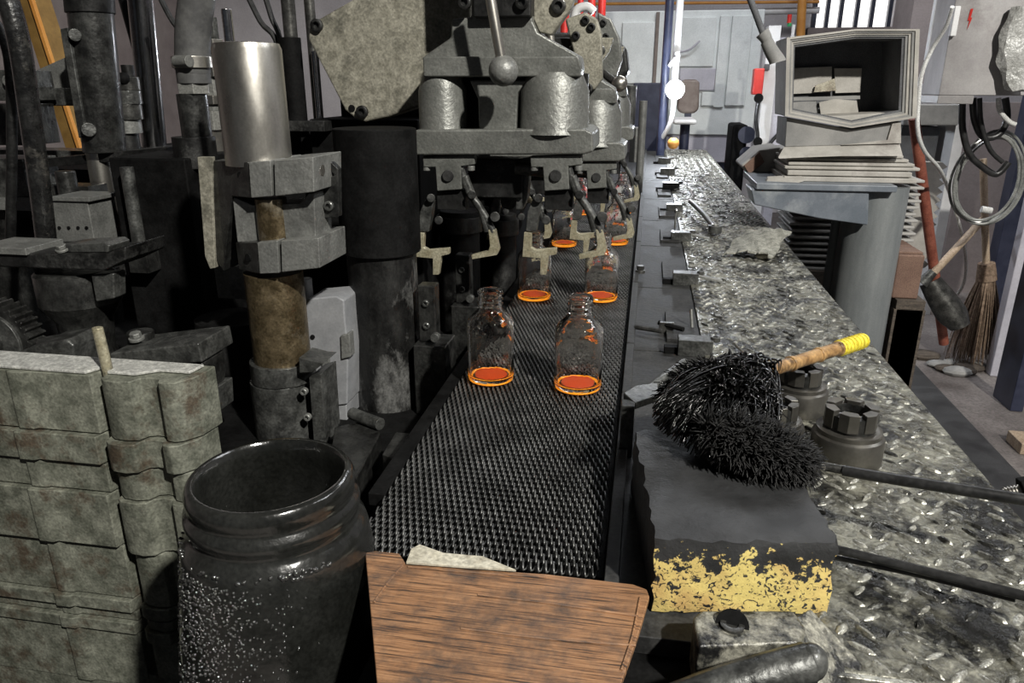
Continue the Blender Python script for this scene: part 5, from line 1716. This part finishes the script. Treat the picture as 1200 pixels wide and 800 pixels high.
# plastic bag on the cabinet side
def bag():
    vs, fs = [], []
    n, m_ = 14, 8
    for i in range(n + 1):
        u = i / n
        w = .022 + .035 * math.sin(u * math.pi * .8)
        for j in range(m_):
            t_ = 2 * math.pi * j / m_
            x = P(1194 - 5 * math.sin(u * 3), 8 + 98 * u, ey - .03)
            vs.append(x + Vector((w * math.cos(t_) * (1 + .10 * math.sin(u * 19 + j * 2)), .03 * math.sin(t_) * (1 + .2 * math.sin(u * 15 + j)), .006 * math.sin(j * 3.1 + u * 9))))
    for i in range(n):
        for j in range(m_):
            k = (j + 1) % m_
            fs.append((i * m_ + j, i * m_ + k, (i + 1) * m_ + k, (i + 1) * m_ + j))
    fs.append(list(range(m_)))
    fs.append(list(range(n * m_, (n + 1) * m_)))
    return MB().add(vs, fs)


tag(bag().build('plastic_bag', 'bag', bevel=0, smooth=25), 'crumpled clear plastic bag hanging on the side of the grey cabinet', 'bag')

# cables and hose coil below the cabinet
for k, pts in enumerate((((1128, 115), (1128, 150), (1136, 180), (1152, 196), (1168, 204), (1182, 190)), ((1140, 115), (1142, 140), (1152, 160), (1170, 158), (1180, 140), (1178, 115)), ((1148, 115), (1150, 145), (1160, 175), (1175, 190)), ((1170, 115), (1172, 130), (1182, 142), (1190, 146)))):
    tag(MB().tube([P(x, y, 3.34 - .03 * k) for x, y in pts], .013 if k < 2 else .009, 10).build('power_cable', 'cable' if k < 3 else 'hose_w', bevel=0),
        ['thick black cable curving down left under the grey cabinet', 'black cable loop right under the grey cabinet', 'thin black cable between the loops under the cabinet', 'short pale cable under the grey cabinet'][k], 'cable', 'cables below the cabinet')
hose = thing('hose_coil', P(1158, 255, 3.45), 'coiled clear plastic hose hanging below the grey cabinet', 'hose')
for k in range(6):
    c = P(1156 + (k % 3) * 2.2, 209 + (k % 2) * 2, 3.40 + .015 * k)
    rx, rz_ = .120 + .006 * (k % 4), .172 + .005 * ((k * 2) % 5)
    MB().tube([c + Vector((rx * math.cos(a), .01 * math.sin(2 * a), rz_ * math.sin(a))) for a in [2 * math.pi * q / 20 for q in range(21)]], .0058, 8, 3).build('hose_turn', 'hose_c', hose, bevel=0)
MB().cyl(P(1150, 245, 3.44), P(1162, 247, 3.44), .014, seg=10).build('tie', 'hose_w', hose)

# white hose
tag(MB().tube([P(1116, 8, 3.0), P(1108, 32, 3.05), P(1092, 58, 3.1), P(1080, 88, 3.1), P(1076, 125, 3.1), P(1076, 155, 3.1), P(1084, 178, 3.15), P(1102, 200, 3.3), P(1114, 230, 3.7), P(1126, 270, 3.85), P(1132, 305, 3.9), P(1130, 330, 3.9), P(1122, 345, 3.9)], .0075, 10, 5).build('white_hose', 'hose_w', bevel=0), 'long white hose drooping from the cabinet down past the shovel', 'hose')
# padlock shaped fitting, ledge with boxes, shelf behind
t = thing('wall_switch', P(1098, 95, 4.4), 'cream switch box with a black knob on the pillar', 'switch')
MB().pbox(1093, 72, 1103, 96, 4.4, .06).build('case', 'torn_paper', t, bevel=.008)
MB().pbox(1094, -30, 1101, 70, 4.42, .04).build('conduit', 'white_plastic', t)
MB().cyl(P(1106, 58, 4.38), P(1106, 58, 4.46), .035, seg=14).build('knob', 'black', t)
t = thing('low_shelf', (P(1100, 150, 4.6).x, 4.8, FZ), 'grey low shelf behind the red pole', 'shelf')
MB().box((P(1060, 130, 4.6).x, 4.6, P(1090, 147, 4.6).z), (P(1126, 130, 4.6).x, 5.0, P(1090, 122, 4.6).z)).build('top_box', 'card_g', t, bevel=.008)
MB().box((P(1066, 115, 4.7).x, 4.7, P(1090, 122, 4.7).z), (P(1118, 115, 4.7).x, 5.0, P(1090, 98, 4.7).z)).build('crate', 'lilac', t, bevel=.008)
MB().box((P(1112, 200, 4.6).x, 4.62, FZ), (P(1124, 200, 4.6).x, 4.9, P(1118, 147, 4.6).z)).build('leg', 'white_plastic', t)
MB().box((P(1062, 180, 4.6).x, 4.75, FZ + .3), (P(1108, 180, 4.6).x, 4.95, P(1090, 150, 4.6).z)).build('dark_bin', 'card_d', t)
structure(MB().box((P(1125, 200, 5.2).x, 5.2, FZ), (P(1185, 200, 5.2).x, 5.3, P(1150, 120, 5.2).z)).build('trim_9', 'pink', bevel=0))
tag(MB().box((P(1168, 300, 4.3).x, 4.3, FZ), (P(1215, 300, 4.3).x, 4.4, P(1195, 60, 4.3).z)).build('steel_upright', 'navy', bevel=.004), 'wide dark steel upright behind the straw broom', 'post')
tag(MB().box((P(1192, 300, 3.6).x, 3.6, FZ), (P(1230, 300, 3.6).x, 3.66, P(1205, 150, 3.6).z)).build('grey_panel', 'lilac', bevel=.004), 'grey steel panel at the right edge below the cabinet', 'panel')
tag(MB().box((P(1180, 425, 3.0).x, 2.76, FZ), (P(1215, 425, 3.0).x, 2.88, FZ + .045)).build('timber_offcut', 'wood_h', bevel=.004), 'short timber offcut on the floor at the right edge', 'timber')
